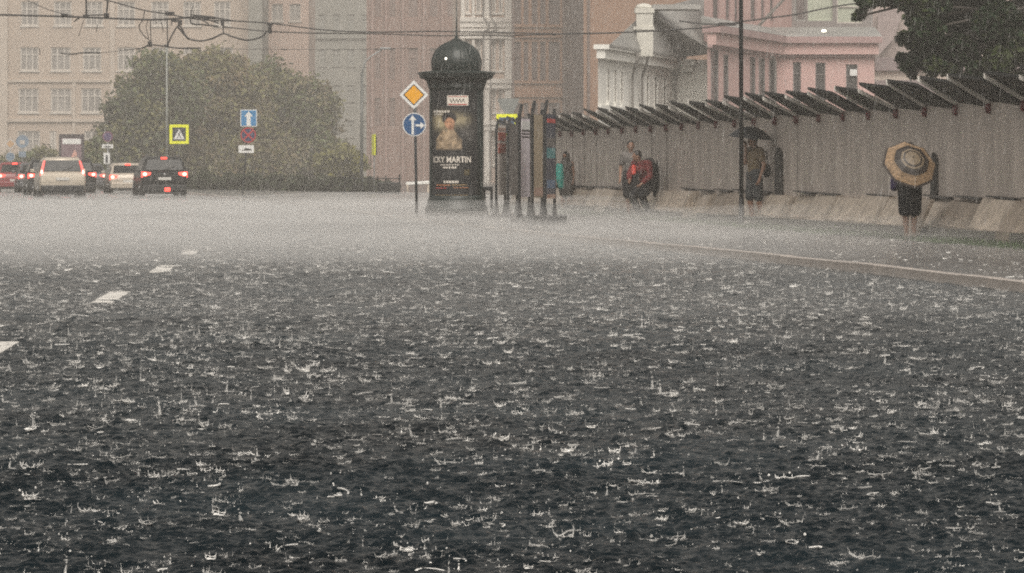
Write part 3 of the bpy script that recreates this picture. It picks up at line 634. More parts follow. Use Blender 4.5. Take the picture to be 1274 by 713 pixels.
# ------------------------------------------------------------------ trees and shrubs
def leaf_mesh(name, clumps, n, size, mats, squash=.8):
    m = MB()
    cv = np.array([[c[0].x, c[0].y, c[0].z, c[1]] for c in clumps]); wgt = cv[:, 3] ** 2; wgt /= wgt.sum()
    idx = rng.choice(len(cv), n, p=wgt); d = rng.standard_normal((n, 3)); d /= np.linalg.norm(d, axis=1)[:, None]
    rad = rng.random(n) ** .38 * (1 + (.30 * np.abs(rng.standard_normal(n)) if size > .15 else 0)); P0 = cv[idx, :3] + d * (rad * cv[idx, 3])[:, None] * np.array([1, 1, squash])
    vs = np.zeros((n, 4, 3)); a = rng.standard_normal((n, 3)); a /= np.linalg.norm(a, axis=1)[:, None]
    b = np.cross(a, rng.standard_normal((n, 3))); b /= np.linalg.norm(b, axis=1)[:, None]; s_ = size * rng.uniform(.6, 1.4, n)[:, None]
    vs[:, 0] = P0 - a * s_; vs[:, 1] = P0 + b * s_ * .5; vs[:, 2] = P0 + a * s_ + np.array([0, 0, -.3]) * s_; vs[:, 3] = P0 - b * s_ * .5
    me = bpy.data.meshes.new(name); me.from_pydata(vs.reshape(-1, 3).tolist(), [], np.arange(4 * n).reshape(n, 4).tolist())
    for q in mats: me.materials.append(q)
    k = (rng.random(len(cv)) * len(mats)).astype(int)[idx]; k = np.where(rng.random(n) < .35, rng.integers(0, len(mats), n), k)
    me.polygons.foreach_set('material_index', k.astype(np.int32)); return me
def leafmat(n, c): 
    return mat(n, c, .55, var=.18, scale=1.5, spec=.12)
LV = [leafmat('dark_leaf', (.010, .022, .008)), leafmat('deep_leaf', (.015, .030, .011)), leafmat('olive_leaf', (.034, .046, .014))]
LF = [leafmat('far_olive_leaf', (.155, .15, .065)), leafmat('far_green_leaf', (.105, .125, .060)), leafmat('far_dark_leaf', (.070, .080, .050))]  # far leaves paled in the colour for distance haze
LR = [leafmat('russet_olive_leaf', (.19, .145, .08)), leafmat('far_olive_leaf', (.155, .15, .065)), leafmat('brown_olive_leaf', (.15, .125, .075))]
M_bark = mat('wet_bark', (.045, .036, .028), .6, var=.3, scale=8, bump=.5, bscale=20)
def tree(name, label, base, trunk_top, clumps, n, size, mats, tr=.2, group=None, cat='tree'):
    t = thing(name, label, cat, base, group=group); base = Vector(base); b = MB(); tt = Vector(trunk_top) - base
    mid = tt * .5 + Vector((random.uniform(-.2, .2), 0, 0)); b.tube([(0, 0, -.05), mid * .5, mid, tt], tr, 10, tr * .5)
    b.build('trunk', M_bark, t, True)
    br = MB()
    for c, r in random.sample(clumps, min(14, len(clumps))):
        q = c - base; s0 = tt * random.uniform(.55, 1.0); br.tube([s0, s0.lerp(q, .5) + Vector((0, 0, .1 * (q - s0).length)), q], tr * .35, 6, tr * .08)
    br.build('limbs', M_bark, t, True)
    put('crown', leaf_mesh('crown', [(c - base, r) for c, r in clumps], n, size, mats), t)
    return t
# near dark tree leaning in from the right, behind the hoarding
def blob(x, y, Y, rpx): return (px(x, y, Y), rpx * Y / F)
cl = []
for (x, y, r) in ((1085, -4, 18), (1110, -8, 22), (1076, 4, 11), (1070, 14, 8), (1066, 24, 5), (1135, 2, 22), (1160, 6, 30), (1150, 34, 24), (1138, 22, 14), (1130, 50, 15), (1122, 48, 10), (1120, 72, 9), (1128, 82, 10), (1142, 72, 18), (1136, 90, 8), (1168, 60, 30), (1160, 82, 14),
                  (1195, 20, 40), (1195, 60, 30), (1184, 88, 14), (1215, 82, 18), (1240, 30, 44), (1245, 75, 26), (1205, 97, 12), (1250, 98, 14), (1270, 60, 34), (1300, 20, 60), (1310, 80, 40), (1350, 30, 60), (1360, 90, 40), (1220, -20, 40), (1290, -40, 50), (1350, -60, 60), (1180, -20, 26),
                  (1232, 100, 10), (1274, 100, 14), (1190, 100, 8), (1262, 104, 9)):
    for k in range(2): cl.append(blob(x + random.uniform(-4, 4), y + random.uniform(-3, 3), 66 + random.uniform(-1.6, 1.6), r * random.uniform(.7, 1)))
tree('leaning_tree', 'dark leafy tree overhanging the hoarding at the upper right', (13.6, 67, .1), (13.2, 66.5, 4.6), cl, 30000, .085, LV, .24)
# far rounded trees
def crown(cx, cy, rx, ry, Y, n, rp):
    out = []
    for _ in range(n):
        a = random.uniform(0, 6.28); q = random.random() ** .5
        x = cx + rx * q * math.cos(a); y = cy + ry * q * math.sin(a); d = random.uniform(-1, 1) * (rx * Y / F) * .7
        out.append(blob(x, y, Y + d, rp * random.uniform(.7, 1.3)))
    return out
cA = crown(168, 168, 34, 52, 215, 60, 17) + crown(198, 118, 45, 45, 217, 60, 17) + crown(165, 215, 30, 20, 215, 25, 15)
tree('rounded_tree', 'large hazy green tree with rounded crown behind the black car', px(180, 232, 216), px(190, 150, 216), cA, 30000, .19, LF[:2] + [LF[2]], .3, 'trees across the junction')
cB = crown(265, 140, 65, 62, 225, 110, 18) + crown(262, 96, 40, 24, 225, 40, 15) + crown(280, 205, 80, 22, 222, 60, 15)
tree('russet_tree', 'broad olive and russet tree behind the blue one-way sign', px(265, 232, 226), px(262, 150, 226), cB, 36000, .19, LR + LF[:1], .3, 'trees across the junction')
cB += crown(312, 118, 38, 40, 228, 50, 17)
cC = crown(362, 140, 52, 44, 232, 90, 17) + crown(345, 100, 30, 18, 232, 30, 14) + crown(375, 200, 56, 28, 230, 70, 15) + crown(330, 205, 30, 20, 230, 30, 14)
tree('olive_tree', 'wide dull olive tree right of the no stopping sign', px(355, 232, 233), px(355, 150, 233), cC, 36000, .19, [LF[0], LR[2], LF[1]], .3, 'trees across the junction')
cD = crown(425, 208, 30, 18, 200, 40, 9)
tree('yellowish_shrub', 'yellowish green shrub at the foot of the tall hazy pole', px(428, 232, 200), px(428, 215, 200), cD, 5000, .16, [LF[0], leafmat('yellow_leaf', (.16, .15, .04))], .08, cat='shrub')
cE = crown(105, 205, 24, 14, 205, 26, 9) + crown(118, 190, 10, 14, 206, 10, 8)
tree('grey_green_bush', 'grey green bush beside the framed street poster', px(112, 232, 205), px(112, 214, 205), cE, 4000, .16, LF[:2], .08, cat='shrub')
cG = crown(36, 200, 36, 12, 230, 30, 9)
tree('low_far_bush', 'low green bush behind the traffic signs at the far left', px(36, 230, 230), px(36, 214, 230), cG, 4000, .16, LF[:2], .08, cat='shrub')
# clipped hedge behind the crossing, iron fence in front of its right end
hd = []
for i in range(150):
    t = i / 149; x = 232 + (492 - 232) * t; yb = 236 + 3 * t; Y = 172 - 24 * t; top = 213 + 11 * t + 2.5 * math.sin(i * .37) + 1.5 * math.sin(i * .9)
    for k in range(2): hd.append(blob(x + random.uniform(-3, 3), random.uniform(top + 3, yb), Y + random.uniform(-.6, .6), 5.5))
ht = thing('hedge', 'dark wet hedge running along the far side of the junction', 'hedge', px(360, 238, 158))
put('foliage', leaf_mesh('foliage', [(c - px(360, 238, 158), r) for c, r in hd], 22000, .085, [LF[2], leafmat('hedge_leaf', (.030, .036, .024))]), ht)
fr = thing('iron_railing', 'low dark iron railing with upright posts in front of the hedge', 'railing', px(470, 240, 142))
o0 = px(470, 240, 142)
for x in (429, 441, 451, 460, 470, 480, 497):
    Y = 143; a = px(x, 240, Y) - o0; b = px(x, 217 if x % 2 else 219, Y) - o0; MB().tube([a, b], .035, 6).build('post', M_black, fr)
for yy in (222, 232):
    a = px(425, yy, 143) - o0; b = px(499, yy, 143) - o0; MB().tube([a, b], .025, 6).build('rail', M_black, fr)

# ------------------------------------------------------------------ signs
def disc(mb, c, r, y, n=40, t=.01): mb.prism([(c[0] + r * math.cos(6.2832 * i / n), c[1] + r * math.sin(6.2832 * i / n)) for i in range(n)][::-1], 'y', y, y - t)
def plate(mb, pts, y, t=.006): mb.prism(pts[::-1], 'y', y, y - t)
def rect(cx, cz, w_, h_): return [(cx - w_ / 2, cz - h_ / 2), (cx + w_ / 2, cz - h_ / 2), (cx + w_ / 2, cz + h_ / 2), (cx - w_ / 2, cz + h_ / 2)]
def arrow(cx, cz, L, wd, hw, hl, ang=0):
    p = [(-wd / 2, 0), (wd / 2, 0), (wd / 2, L - hl), (hw / 2, L - hl), (0, L), (-hw / 2, L - hl), (-wd / 2, L - hl)]
    c, s = math.cos(ang), math.sin(ang); return [(cx + x * c - y * s, cz + x * s + y * c) for x, y in p]
def on(parent, mb, name, m): return mb.build(name, m, parent)
# main road diamond + ahead or right
q = gr(518.5, 269, .116); Y = q.y; k = Y / F
sp = thing('priority_sign_post', 'leaning thin pole with amber diamond sign above a round blue arrow sign', 'road sign', (q.x, Y, .116))
z = lambda y: EYE + (HY - y) * k - .116
X_ = lambda x: (x - HX) * k - q.x
MB().tube([(0, 0, 0), (X_(516.8), 0, z(170)), (X_(515.5), 0, z(104))], .032, 10).build('pole', M_pole, sp, True)
dm = MB(); c = (X_(515), z(118)); r = 18 * k; plate(dm, [(c[0], c[1] - r), (c[0] + r, c[1]), (c[0], c[1] + r), (c[0] - r, c[1])], -.035, .012); dmo = dm.build('diamond_plate', M_white, sp)
r2 = 11.8 * k; e = MB(); plate(e, [(c[0], c[1] - r2 - .03), (c[0] + r2 + .03, c[1]), (c[0], c[1] + r2 + .03), (c[0] - r2 - .03, c[1])], -.049, .002); e.build('black_line', M_black, dmo)
e = MB(); plate(e, [(c[0], c[1] - r2), (c[0] + r2, c[1]), (c[0], c[1] + r2), (c[0] - r2, c[1])], -.052, .003); e.build('amber_field', M_amber, dmo)
c = (X_(515.5), z(155)); r = 14.5 * k
e = MB(); disc(e, c, r, -.035, 40, .010); rd = e.build('round_plate', M_white, sp); e = MB(); disc(e, c, r * .92, -.047, 40, .003); e.build('blue_field', M_blue, rd)
e = MB(); plate(e, arrow(c[0] - .035, c[1] - r * .86, r * 1.66, r * .2, r * .62, r * .42), -.051, .003); e.build('arrow', M_white, rd)
e = MB(); plate(e, arrow(c[0] + .03, c[1] - .02, r * .80, r * .17, r * .55, r * .38, -math.pi / 2), -.056, .003); e.build('arrow', M_white, rd)
# crossing sign on the hazy pole
def crossing_sign(parent, cx, cz, s_, y, fr=None):
    e = MB(); plate(e, rect(cx, cz, s_, s_), y, .01); f_ = e.build('yellow_border', M_lime, parent)
    e = MB(); plate(e, rect(cx, cz, s_ * .70, s_ * .70), y - .013, .003); e.build('blue_field', fr or M_pole, f_)
    e = MB(); t_ = s_ * .29; plate(e, [(cx - t_, cz - t_ * .9), (cx + t_, cz - t_ * .9), (cx, cz + t_ * .95)], y - .018, .003); e.build('white_triangle', M_white, f_)
    e = MB(); u = s_ * .05; yb = y - .023
    plate(e, [(cx - u * .3, cz - u), (cx + u * .6, cz - u), (cx + u * .7, cz + u * 1.4), (cx, cz + u * 1.4)], yb, .003)
    disc(e, (cx + u * .3, cz + u * 2.1), u * .55, yb, 12, .003)
    plate(e, [(cx - u * 2.0, cz - u * 4), (cx - u * 1.2, cz - u * 4), (cx + u * .4, cz - u * 1.1), (cx - u * .4, cz - u * 1.1)], yb, .003)
    plate(e, [(cx + u * 1.4, cz - u * 4), (cx + u * 2.2, cz - u * 4), (cx + u * .7, cz - u * 1.1), (cx, cz - u * 1.1)], yb, .003)
    plate(e, [(cx - u * 1.6, cz - u * .5), (cx - u * 1.2, cz - u * .9), (cx + u * .2, cz + u * 1.0), (cx - u * .1, cz + u * 1.3)], yb, .003)
    e.build('walking_figure', M_black, f_)
Y = 150; k = Y / F; q = px(207.5, 238, Y); q.z = 0.1
lm = thing('lamp_mast', 'pale hazy mast rising through the tree, carrying the yellow crossing sign', 'pole', q)
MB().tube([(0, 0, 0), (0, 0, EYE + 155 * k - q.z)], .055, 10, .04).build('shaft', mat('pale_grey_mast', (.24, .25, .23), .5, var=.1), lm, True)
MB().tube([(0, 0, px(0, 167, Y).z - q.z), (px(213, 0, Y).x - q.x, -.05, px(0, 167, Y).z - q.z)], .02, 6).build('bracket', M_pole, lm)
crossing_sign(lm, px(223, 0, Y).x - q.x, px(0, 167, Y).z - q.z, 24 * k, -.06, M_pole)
# one way sign, no stopping disc and tow plate
Y = 131; k = Y / F; q = px(302, 243, Y)
ow = thing('one_way_sign_post', 'grey post with blue upward arrow sign, no stopping disc and tow away plate', 'road sign', q)
lx = lambda x: (x - 302) * k; lz = lambda y: EYE + (HY - y) * k - q.z
MB().tube([(0, 0, 0), (lx(306), 0, lz(190)), (lx(308), 0, lz(137))], .035, 8).build('pole', M_pole, ow, True)
e = MB(); plate(e, rect(lx(309.5), lz(147), 20.5 * k, 21 * k), -.04, .012); a_ = e.build('square_plate', M_white, ow)
e = MB(); plate(e, rect(lx(309.5), lz(147), 18.6 * k, 19 * k), -.054, .003); e.build('blue_field', M_lblue, a_)
e = MB(); plate(e, arrow(lx(309.5), lz(156.5), 18 * k, 5 * k, 11 * k, 6.5 * k), -.059, .003); e.build('arrow', M_white, a_)
e = MB(); disc(e, (lx(309), lz(168)), 9.6 * k, -.04, 32, .01); a_ = e.build('round_plate', M_red, ow)
e = MB(); disc(e, (lx(309), lz(168)), 8.0 * k, -.052, 32, .003); e.build('blue_field', mat('dark_blue_sign', (.03, .04, .10), .4, var=.05), a_)
for an in (math.pi / 4, -math.pi / 4):
    e = MB(); c, s = math.cos(an), math.sin(an); h_, w2 = 8.4 * k, 1.0 * k
    plate(e, [(lx(309) + x * c - y_ * s, lz(168) + x * s + y_ * c) for x, y_ in ((-w2, -h_), (w2, -h_), (w2, h_), (-w2, h_))], -.057 - (.004 if an > 0 else 0), .003); e.build('red_bar', M_red, a_)
e = MB(); plate(e, rect(lx(306.5), lz(185.5), 19 * k, 9.5 * k), -.04, .01); a_ = e.build('white_plate', M_white, ow)
e = MB(); zz = lz(186.5); plate(e, [(lx(301), zz), (lx(304), zz), (lx(305), zz + 2.4 * k), (lx(310), zz + 1.4 * k), (lx(313), zz + 1 * k), (lx(313), zz - .8 * k), (lx(301), zz - .8 * k)], -.052, .003); e.build('tow_truck_mark', M_black, a_)
# crossing sign seen edge-on near the tall hazy pole
Y = 146; k = Y / F; q = px(465.5, 240, Y)
es = thing('edge_on_sign_post', 'slim pale post with a yellow framed sign seen edge-on beyond the railing', 'road sign', q, 0)
MB().tube([(0, 0, 0), (0, 0, EYE + (HY - 166) * k - q.z)], .03, 8).build('pole', M_polelight, es, True)
sg = put('sign_board', None, es, loc=(-.03, 0, EYE + (HY - 180) * k - q.z)); bpy.data.objects.remove(sg)
e = MB(); zz = EYE + (HY - 180) * k - q.z; e.box((-.02, -.08, zz), (.05, .62, 26 * k), rz=R(14)); a_ = e.build('yellow_board', M_lime, es)
e = MB(); e.box((.04, -.09, zz), (.05, .64, 26 * k), rz=R(14)); e.build('dark_backing', M_black, a_)
# give way sign seen from behind with a crossing sign below, beyond the stands
Y = 108; k = Y / F; q = px(634, 256, Y); q.z = .116
gw = thing('give_way_sign_post', 'post behind the stands with grey back of a triangular sign over a yellow framed sign', 'road sign', q)
lx = lambda x: (x - 634) * k; lz = lambda y: EYE + (HY - y) * k - .116
MB().tube([(0, 0, 0), (0, 0, lz(123))], .035, 8).build('pole', M_pole, gw, True)
e = MB(); plate(e, [(lx(628), lz(142)), (lx(638.5), lz(142)), (lx(646), lz(124.5)), (lx(645), lz(122.5)), (lx(620), lz(122.5)), (lx(618.5), lz(124.5))], -.04, .01); e.build('triangle_back', M_signback, gw)
e = MB(); plate(e, rect(lx(630.5), lz(155), 26 * k, 26 * k), -.045, .01); a_ = e.build('yellow_border', M_lime, gw)
e = MB(); plate(e, rect(lx(630.5), lz(156), 19 * k, 20 * k), -.058, .003); e.build('blue_field', mat('slate_blue_sign', (.06, .10, .17), .4, var=.1), a_)
# far left signs
M_fblue = mat('hazed_blue_sign', (.17, .23, .30), .5, var=.08); M_fwhite = mat('hazed_white_sign', (.50, .46, .42), .5, var=.08); M_famber = mat('hazed_amber_sign', (.52, .33, .18), .5, var=.08)  # distance haze is put into these muted sign colours
def far_post(name, label, x, yb, Y, parts, cat='road sign', ptop=None):
    q = px(x, yb, Y); t = thing(name, label, cat, q); k = Y / F
    lz = lambda y: (yb - y) * k; lx = lambda xx: (xx - x) * k
    MB().tube([(0, 0, 0), (0, 0, lz(ptop))], .04, 8).build('pole', M_polelight, t, True)
    for (nm, kind, cx, cy, a, b, m1) in parts:
        e = MB()
        if kind == 'disc': disc(e, (lx(cx), lz(cy)), a * k, -.05, 28, .01)
        elif kind == 'rect': plate(e, rect(lx(cx), lz(cy), a * k, b * k), -.05, .01)
        elif kind == 'dia': plate(e, [(lx(cx), lz(cy + a)), (lx(cx + a), lz(cy)), (lx(cx), lz(cy - a)), (lx(cx - a), lz(cy))], -.05, .01)
        elif kind == 'dia2': plate(e, [(lx(cx), lz(cy + a)), (lx(cx + a), lz(cy)), (lx(cx), lz(cy - a)), (lx(cx - a), lz(cy))], -.065, .004)
        elif kind == 'slot': plate(e, rect(lx(cx), lz(cy), a * k, b * k), -.065, .004)
        elif kind == 'disc2': disc(e, (lx(cx), lz(cy)), a * k, -.065, 28, .004)
        e.build(nm, m1, t)
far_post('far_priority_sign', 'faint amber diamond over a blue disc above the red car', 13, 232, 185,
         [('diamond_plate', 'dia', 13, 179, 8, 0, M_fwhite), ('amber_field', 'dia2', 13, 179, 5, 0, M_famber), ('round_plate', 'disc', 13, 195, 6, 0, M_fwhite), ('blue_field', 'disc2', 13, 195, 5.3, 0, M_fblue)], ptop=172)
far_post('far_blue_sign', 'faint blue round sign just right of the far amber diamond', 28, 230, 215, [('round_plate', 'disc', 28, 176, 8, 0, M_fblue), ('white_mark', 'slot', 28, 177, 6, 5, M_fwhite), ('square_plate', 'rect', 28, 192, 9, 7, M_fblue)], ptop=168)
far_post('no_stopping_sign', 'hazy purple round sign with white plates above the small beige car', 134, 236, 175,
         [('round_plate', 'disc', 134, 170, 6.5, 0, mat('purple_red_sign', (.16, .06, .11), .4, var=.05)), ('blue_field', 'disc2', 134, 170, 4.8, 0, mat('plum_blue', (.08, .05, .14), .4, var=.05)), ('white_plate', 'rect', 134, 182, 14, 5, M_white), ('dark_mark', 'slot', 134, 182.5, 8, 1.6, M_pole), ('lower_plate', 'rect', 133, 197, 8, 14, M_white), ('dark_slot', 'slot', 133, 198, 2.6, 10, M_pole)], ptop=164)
# framed street poster
Y = 200; k = Y / F; q = px(89, 232, Y); bbd = thing('street_poster_board', 'dark framed street poster with a white strip and pink shape behind the silver car', 'billboard', q)
lx = lambda x: (x - 89) * k; lz = lambda y: (232 - y) * k
e = MB(); plate(e, rect(lx(89.5), lz(184), 31 * k, 34 * k), 0, .25); fr_ = e.build('frame', mat('dark_plum_frame', (.05, .04, .045), .4, var=.1), bbd)
e = MB(); plate(e, rect(lx(89.5), lz(186), 25 * k, 28 * k), -.255, .01); ps = e.build('poster', mat('mauve_print', (.17, .11, .13), .5, var=.25, scale=1.2), bbd)
e = MB(); plate(e, rect(lx(90), lz(176), 23 * k, 6.5 * k), -.268, .004); e.build('white_strip', M_white, ps)
e = MB(); plate(e, [(lx(88), lz(199)), (lx(97), lz(199)), (lx(96), lz(190)), (lx(93.5), lz(186)), (lx(91), lz(192))], -.268, .004); e.build('pink_shape', mat('pink_print', (.62, .33, .27), .5, var=.1), ps)
for xx in (78, 101): e = MB(); e.tube([(lx(xx), -.1, 0), (lx(xx), -.1, lz(200))], .07, 8); e.build('leg', M_black, bbd)

# tall hazy pole with cobra arm
Y = 175; k = Y / F; q = px(450, 237, Y)
tp = thing('hazy_lamp_pole', 'tall hazy street lamp pole between the hedge end and the diamond sign', 'street lamp', q)
lz = lambda y: EYE + (HY - y) * k - q.z
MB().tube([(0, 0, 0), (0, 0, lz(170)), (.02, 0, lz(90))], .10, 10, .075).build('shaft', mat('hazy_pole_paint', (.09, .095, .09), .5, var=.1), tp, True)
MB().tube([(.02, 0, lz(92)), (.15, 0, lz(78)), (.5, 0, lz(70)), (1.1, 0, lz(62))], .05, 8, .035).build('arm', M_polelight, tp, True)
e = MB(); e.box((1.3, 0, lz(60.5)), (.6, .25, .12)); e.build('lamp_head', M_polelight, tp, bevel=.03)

# small dark bench between column and stands, low white barrier
q = gr(607, 265, .116); k = q.y / F
bn = thing('street_bench', 'small dark bench between the advertising column and the first stand', 'bench', (q.x, q.y, .116))
MB().box((0, .3, .60), (.24, 1.1, .10)).build('seat', M_black, bn, bevel=.01)
for (x, y) in ((-.09, -.15), (.09, -.15), (-.09, .75), (.09, .75)): MB().box((x, y, .275), (.06, .06, .55)).build('leg', M_black, bn)
q = px(520, 240, 150); q.z = .116
wbx = thing('white_low_barrier', 'low white barrier rail seen left of the advertising column base', 'barrier', q)
k = 150 / F
MB().box((0, 0, .42), (30 * k, .10, .14), rot=Matrix.Rotation(R(-3), 3, 'Y')).build('rail', mat('white_rail', (.85, .84, .8), .3, var=.05), wbx, bevel=.02)
for x in (-.48, .48): MB().box((x, 0, .17), (.08, .3, .34)).build('foot', M_conc, wbx)
q = px(484, 240, 144); q.z = .1; dbx = thing('dark_planter', 'low dark planter box at the right end of the hedge', 'planter', q)
MB().box((0, 0, .22), (1.0, .5, .42)).build('box', M_black, dbx, bevel=.02); MB().box((0, 0, .46), (1.06, .56, .05)).build('rim', M_pole, dbx)

# ------------------------------------------------------------------ advertising column
Y = 74.5; k = Y / F; q = px(568, 0, Y)
col = thing('advertising_column', 'dark round advertising column with an onion dome and a concert poster', 'advertising column', (q.x, Y, .116))
z = lambda y: EYE + (HY - y) * k - .116
RB = 33 * k
MB().lathe([(39 * k, 0), (39 * k, .16), (37.5 * k, .22), (36.5 * k, .24), (36 * k, .34), (34.5 * k, z(246)), (RB + .02, z(243))], 48).build('base', M_iron, col, True)
body = MB().lathe([(RB, z(244)), (RB, z(112))], 64).build('body', M_iron, col, True)
MB().lathe([(RB + .0, z(112.2)), (RB + .03, z(110)), (RB + .03, z(108)), (RB + .012, z(106)), (RB + .02, z(101)), (39 * k, z(97)), (40 * k, z(96))], 48).build('neck', M_iron, col, True)
# square cornice top with brackets
e = MB(); e.lathe([(44 * k, z(98)), (46 * k, z(96.5)), (46.5 * k, z(93.5)), (48.5 * k, z(92.5)), (48.5 * k, z(90.2)), (40 * k, z(89.0)), (31 * k, z(88))], 48); e.build('cornice', M_iron, col)
for i in range(12):
    a = 2 * math.pi * i / 12 + .26; c, s = math.cos(a), math.sin(a); e = MB(); prof = [(RB, z(112)), (RB + .03, z(112)), (RB + .07, z(106)), (39 * k, z(100)), (44 * k, z(97.5)), (RB, z(97.5))]
    M_ = Matrix.Rotation(a, 3, 'Z'); vs = [M_ @ Vector((r, -.03, zz)) for r, zz in prof] + [M_ @ Vector((r, .03, zz)) for r, zz in prof]; n = len(prof)
    e.add(vs, [tuple(range(n)), tuple(range(n, 2 * n))[::-1]] + [(i_, i_ + n, (i_ + 1) % n + n, (i_ + 1) % n) for i_ in range(n)]); e.build('bracket', M_iron, col)
dp = [(29 * k, z(90)), (30.5 * k, z(86)), (31.3 * k, z(80)), (31.0 * k, z(75)), (29.2 * k, z(69)), (26 * k, z(63)), (20.5 * k, z(57.5)), (13 * k, z(53.5)), (7 * k, z(51)), (3 * k, z(48.5)), (1.6 * k, z(45))]
MB().lathe(dp, 40).build('dome', M_iron, col, True)
for i in range(16):
    a = 2 * math.pi * (i + .5) / 16; MB().tube([((r + .004) * math.cos(a), (r + .004) * math.sin(a), zz) for r, zz in dp[:-1]], .012, 5).build('dome_rib', M_iron, col)
MB().lathe([(1.8 * k, z(49)), (1.9 * k, z(47)), (1.2 * k, z(45)), (.9 * k, z(30)), (.5 * k, z(-4))], 10).build('spire', M_iron, col, True)
e = MB(); e.ball((-12.5 * k, -27.5 * k, z(74)), .03, 8, 6); e.build('lamp', mat('small_lamp', (.9, .85, .75), .4, emit=(1, .9, .75), es=2, var=0), col)
for i, deg in enumerate((-22, 24, 68, 112, 158, 200)):
    a = R(deg); MB().box((0, 0, 0), (.05, .09, z(112) - z(245)), rz=a).build('upright', M_iron, col).location = ((RB + .012) * math.cos(a), (RB + .012) * math.sin(a), (z(112) + z(245)) / 2)
# poster on a bent sheet, printed picture in the sheet's colours
def bend(me, cx_px, yc, off):                    # flat mesh (x, z in photo pixels round cx) onto the cylinder
    for v in me.vertices:
        xx = v.co.x; a = xx * k / RB; v.co = Vector(((RB + off) * math.sin(a), -(RB + off) * math.cos(a), v.co.z))
def arcx(x):                                     # photo x on the column -> arc length in px
    return math.asin(max(-.999, min(.999, (x - 568) * k / (RB + .01)))) * RB / k
def sheet_on(name, x0, x1, y0, y1, off, m, nx=24, nz=2, parent=None, colfn=None):
    a0, a1 = arcx(x0), arcx(x1); vs = []; fs = []
    for j in range(nz + 1):
        for i in range(nx + 1): vs.append((a0 + (a1 - a0) * i / nx, 0, z(y0 + (y1 - y0) * j / nz)))
    for j in range(nz):
        for i in range(nx): fs.append((j * (nx + 1) + i, (j + 1) * (nx + 1) + i, (j + 1) * (nx + 1) + i + 1, j * (nx + 1) + i + 1))
    me = bpy.data.meshes.new(name); me.from_pydata(vs, [], fs); me.materials.append(m)
    if colfn:
        ca = me.color_attributes.new('print', 'FLOAT_COLOR', 'POINT'); data = []
        for j in range(nz + 1):
            for i in range(nx + 1): data += [*colfn(i / nx, j / nz), 1]
        ca.data.foreach_set('color', data)
    bend(me, 0, 0, off); me.polygons.foreach_set('use_smooth', [True] * len(fs)); return put(name, me, parent or col)
rnp = np.random.default_rng(3); pn = rnp.random((60, 60))
def pnoise(u, v, s):
    a, b = u * s % 59, v * s % 59; i, j = int(a), int(b); fa_, fb = a - i, b - j; return pn[i, j] * (1 - fa_) * (1 - fb) + pn[i + 1, j] * fa_ * (1 - fb) + pn[i, j + 1] * (1 - fa_) * fb + pn[i + 1, j + 1] * fa_ * fb
def gauss(u, v, cu, cv, su, sv): return math.exp(-((u - cu) / su) ** 2 - ((v - cv) / sv) ** 2)
def soft(d, e=.02): return max(0., min(1., .5 - d / e))
def picture(u, v):
    # u across, v down the poster (538..595 x 112..243)
    n1 = pnoise(u, v * 2, 22) ; n2 = pnoise(u, v * 2.2, 9)
    c = np.array([.012, .012, .013]) * (.6 + n2)
    gl = gauss(u, v, .28, .30, .22, .075) + .55 * gauss(u, v, .62, .28, .18, .05)
    c = c + np.array([.60, .50, .30]) * gl * (.6 + .5 * n1)
    c = c + np.array([.05, .045, .04]) * gauss(u, v, .8, .40, .2, .1) * (.3 + 1.2 * n1)
    hair = soft(math.hypot((u - .42) / .15, (v - .265) / .062) - 1, .25); c = c * (1 - hair) + np.array([.012, .009, .008]) * hair
    face = soft(math.hypot((u - .43) / .095, (v - .315) / .052) - 1, .3); fc = np.array([.55, .29, .17]) * (1 - .8 * abs(u - .40)) * (.75 + .4 * n1); c = c * (1 - face) + fc * face
    for eu in (.395, .465):
        e_ = gauss(u, v, eu, .305, .018, .005); c = c * (1 - .8 * e_)
    c = c * (1 - .6 * gauss(u, v, .435, .338, .03, .004))
    neck = soft(max(abs(u - .46) / .05, abs(v - .37) / .03) - 1, .3); c = c * (1 - neck) + np.array([.30, .15, .09]) * neck
    sh = soft(max(abs(u - .40) - .08 - (v - .36) * 1.6, abs(u - .40) - .26, .375 - v, v - .56), .03); sc_ = np.array([.42, .31, .20]) * (.45 + .9 * n1) * (1 - 2.4 * max(0, v - .46)); c = c * (1 - sh) + sc_ * sh
    bk = gauss(u, v, .60, .45, .05, .07) * .7; c = c * (1 - bk)
    lo = soft(abs(v - .66) - .07, .05) * gauss(u, v, .45, .66, .3, .08); c = c + np.array([.03, .027, .025]) * lo * n1
    c = c * (.85 + .3 * n1)
    return [float(x) for x in c]
M_print = bpy.data.materials.new('printed_poster'); M_print.use_nodes = True; n = M_print.node_tree; b = n.nodes['Principled BSDF']; b.inputs['Roughness'].default_value = .5
va = n.nodes.new('ShaderNodeVertexColor'); va.layer_name = 'print'; n.links.new(va.outputs[0], b.inputs['Base Color'])
poster = sheet_on('poster', 538, 594, 113, 243, .010, M_print, 90, 200, None, picture)
M_cream = mat('cream_print', (.72, .66, .58), .5, var=.2, scale=30); M_oran = mat('orange_print', (.42, .17, .07), .5, var=.3, scale=30); M_redp = mat('red_print', (.45, .06, .05), .5, var=.2)
lb = sheet_on('white_box', 557, 583, 119.5, 132, .016, M_cream, 12, 1, poster); sheet_on('red_line', 558.5, 581.5, 130, 131.2, .020, M_redp, 12, 1, poster); sheet_on('red_line', 558.5, 581.5, 120.5, 121.2, .020, M_redp, 12, 1, poster)
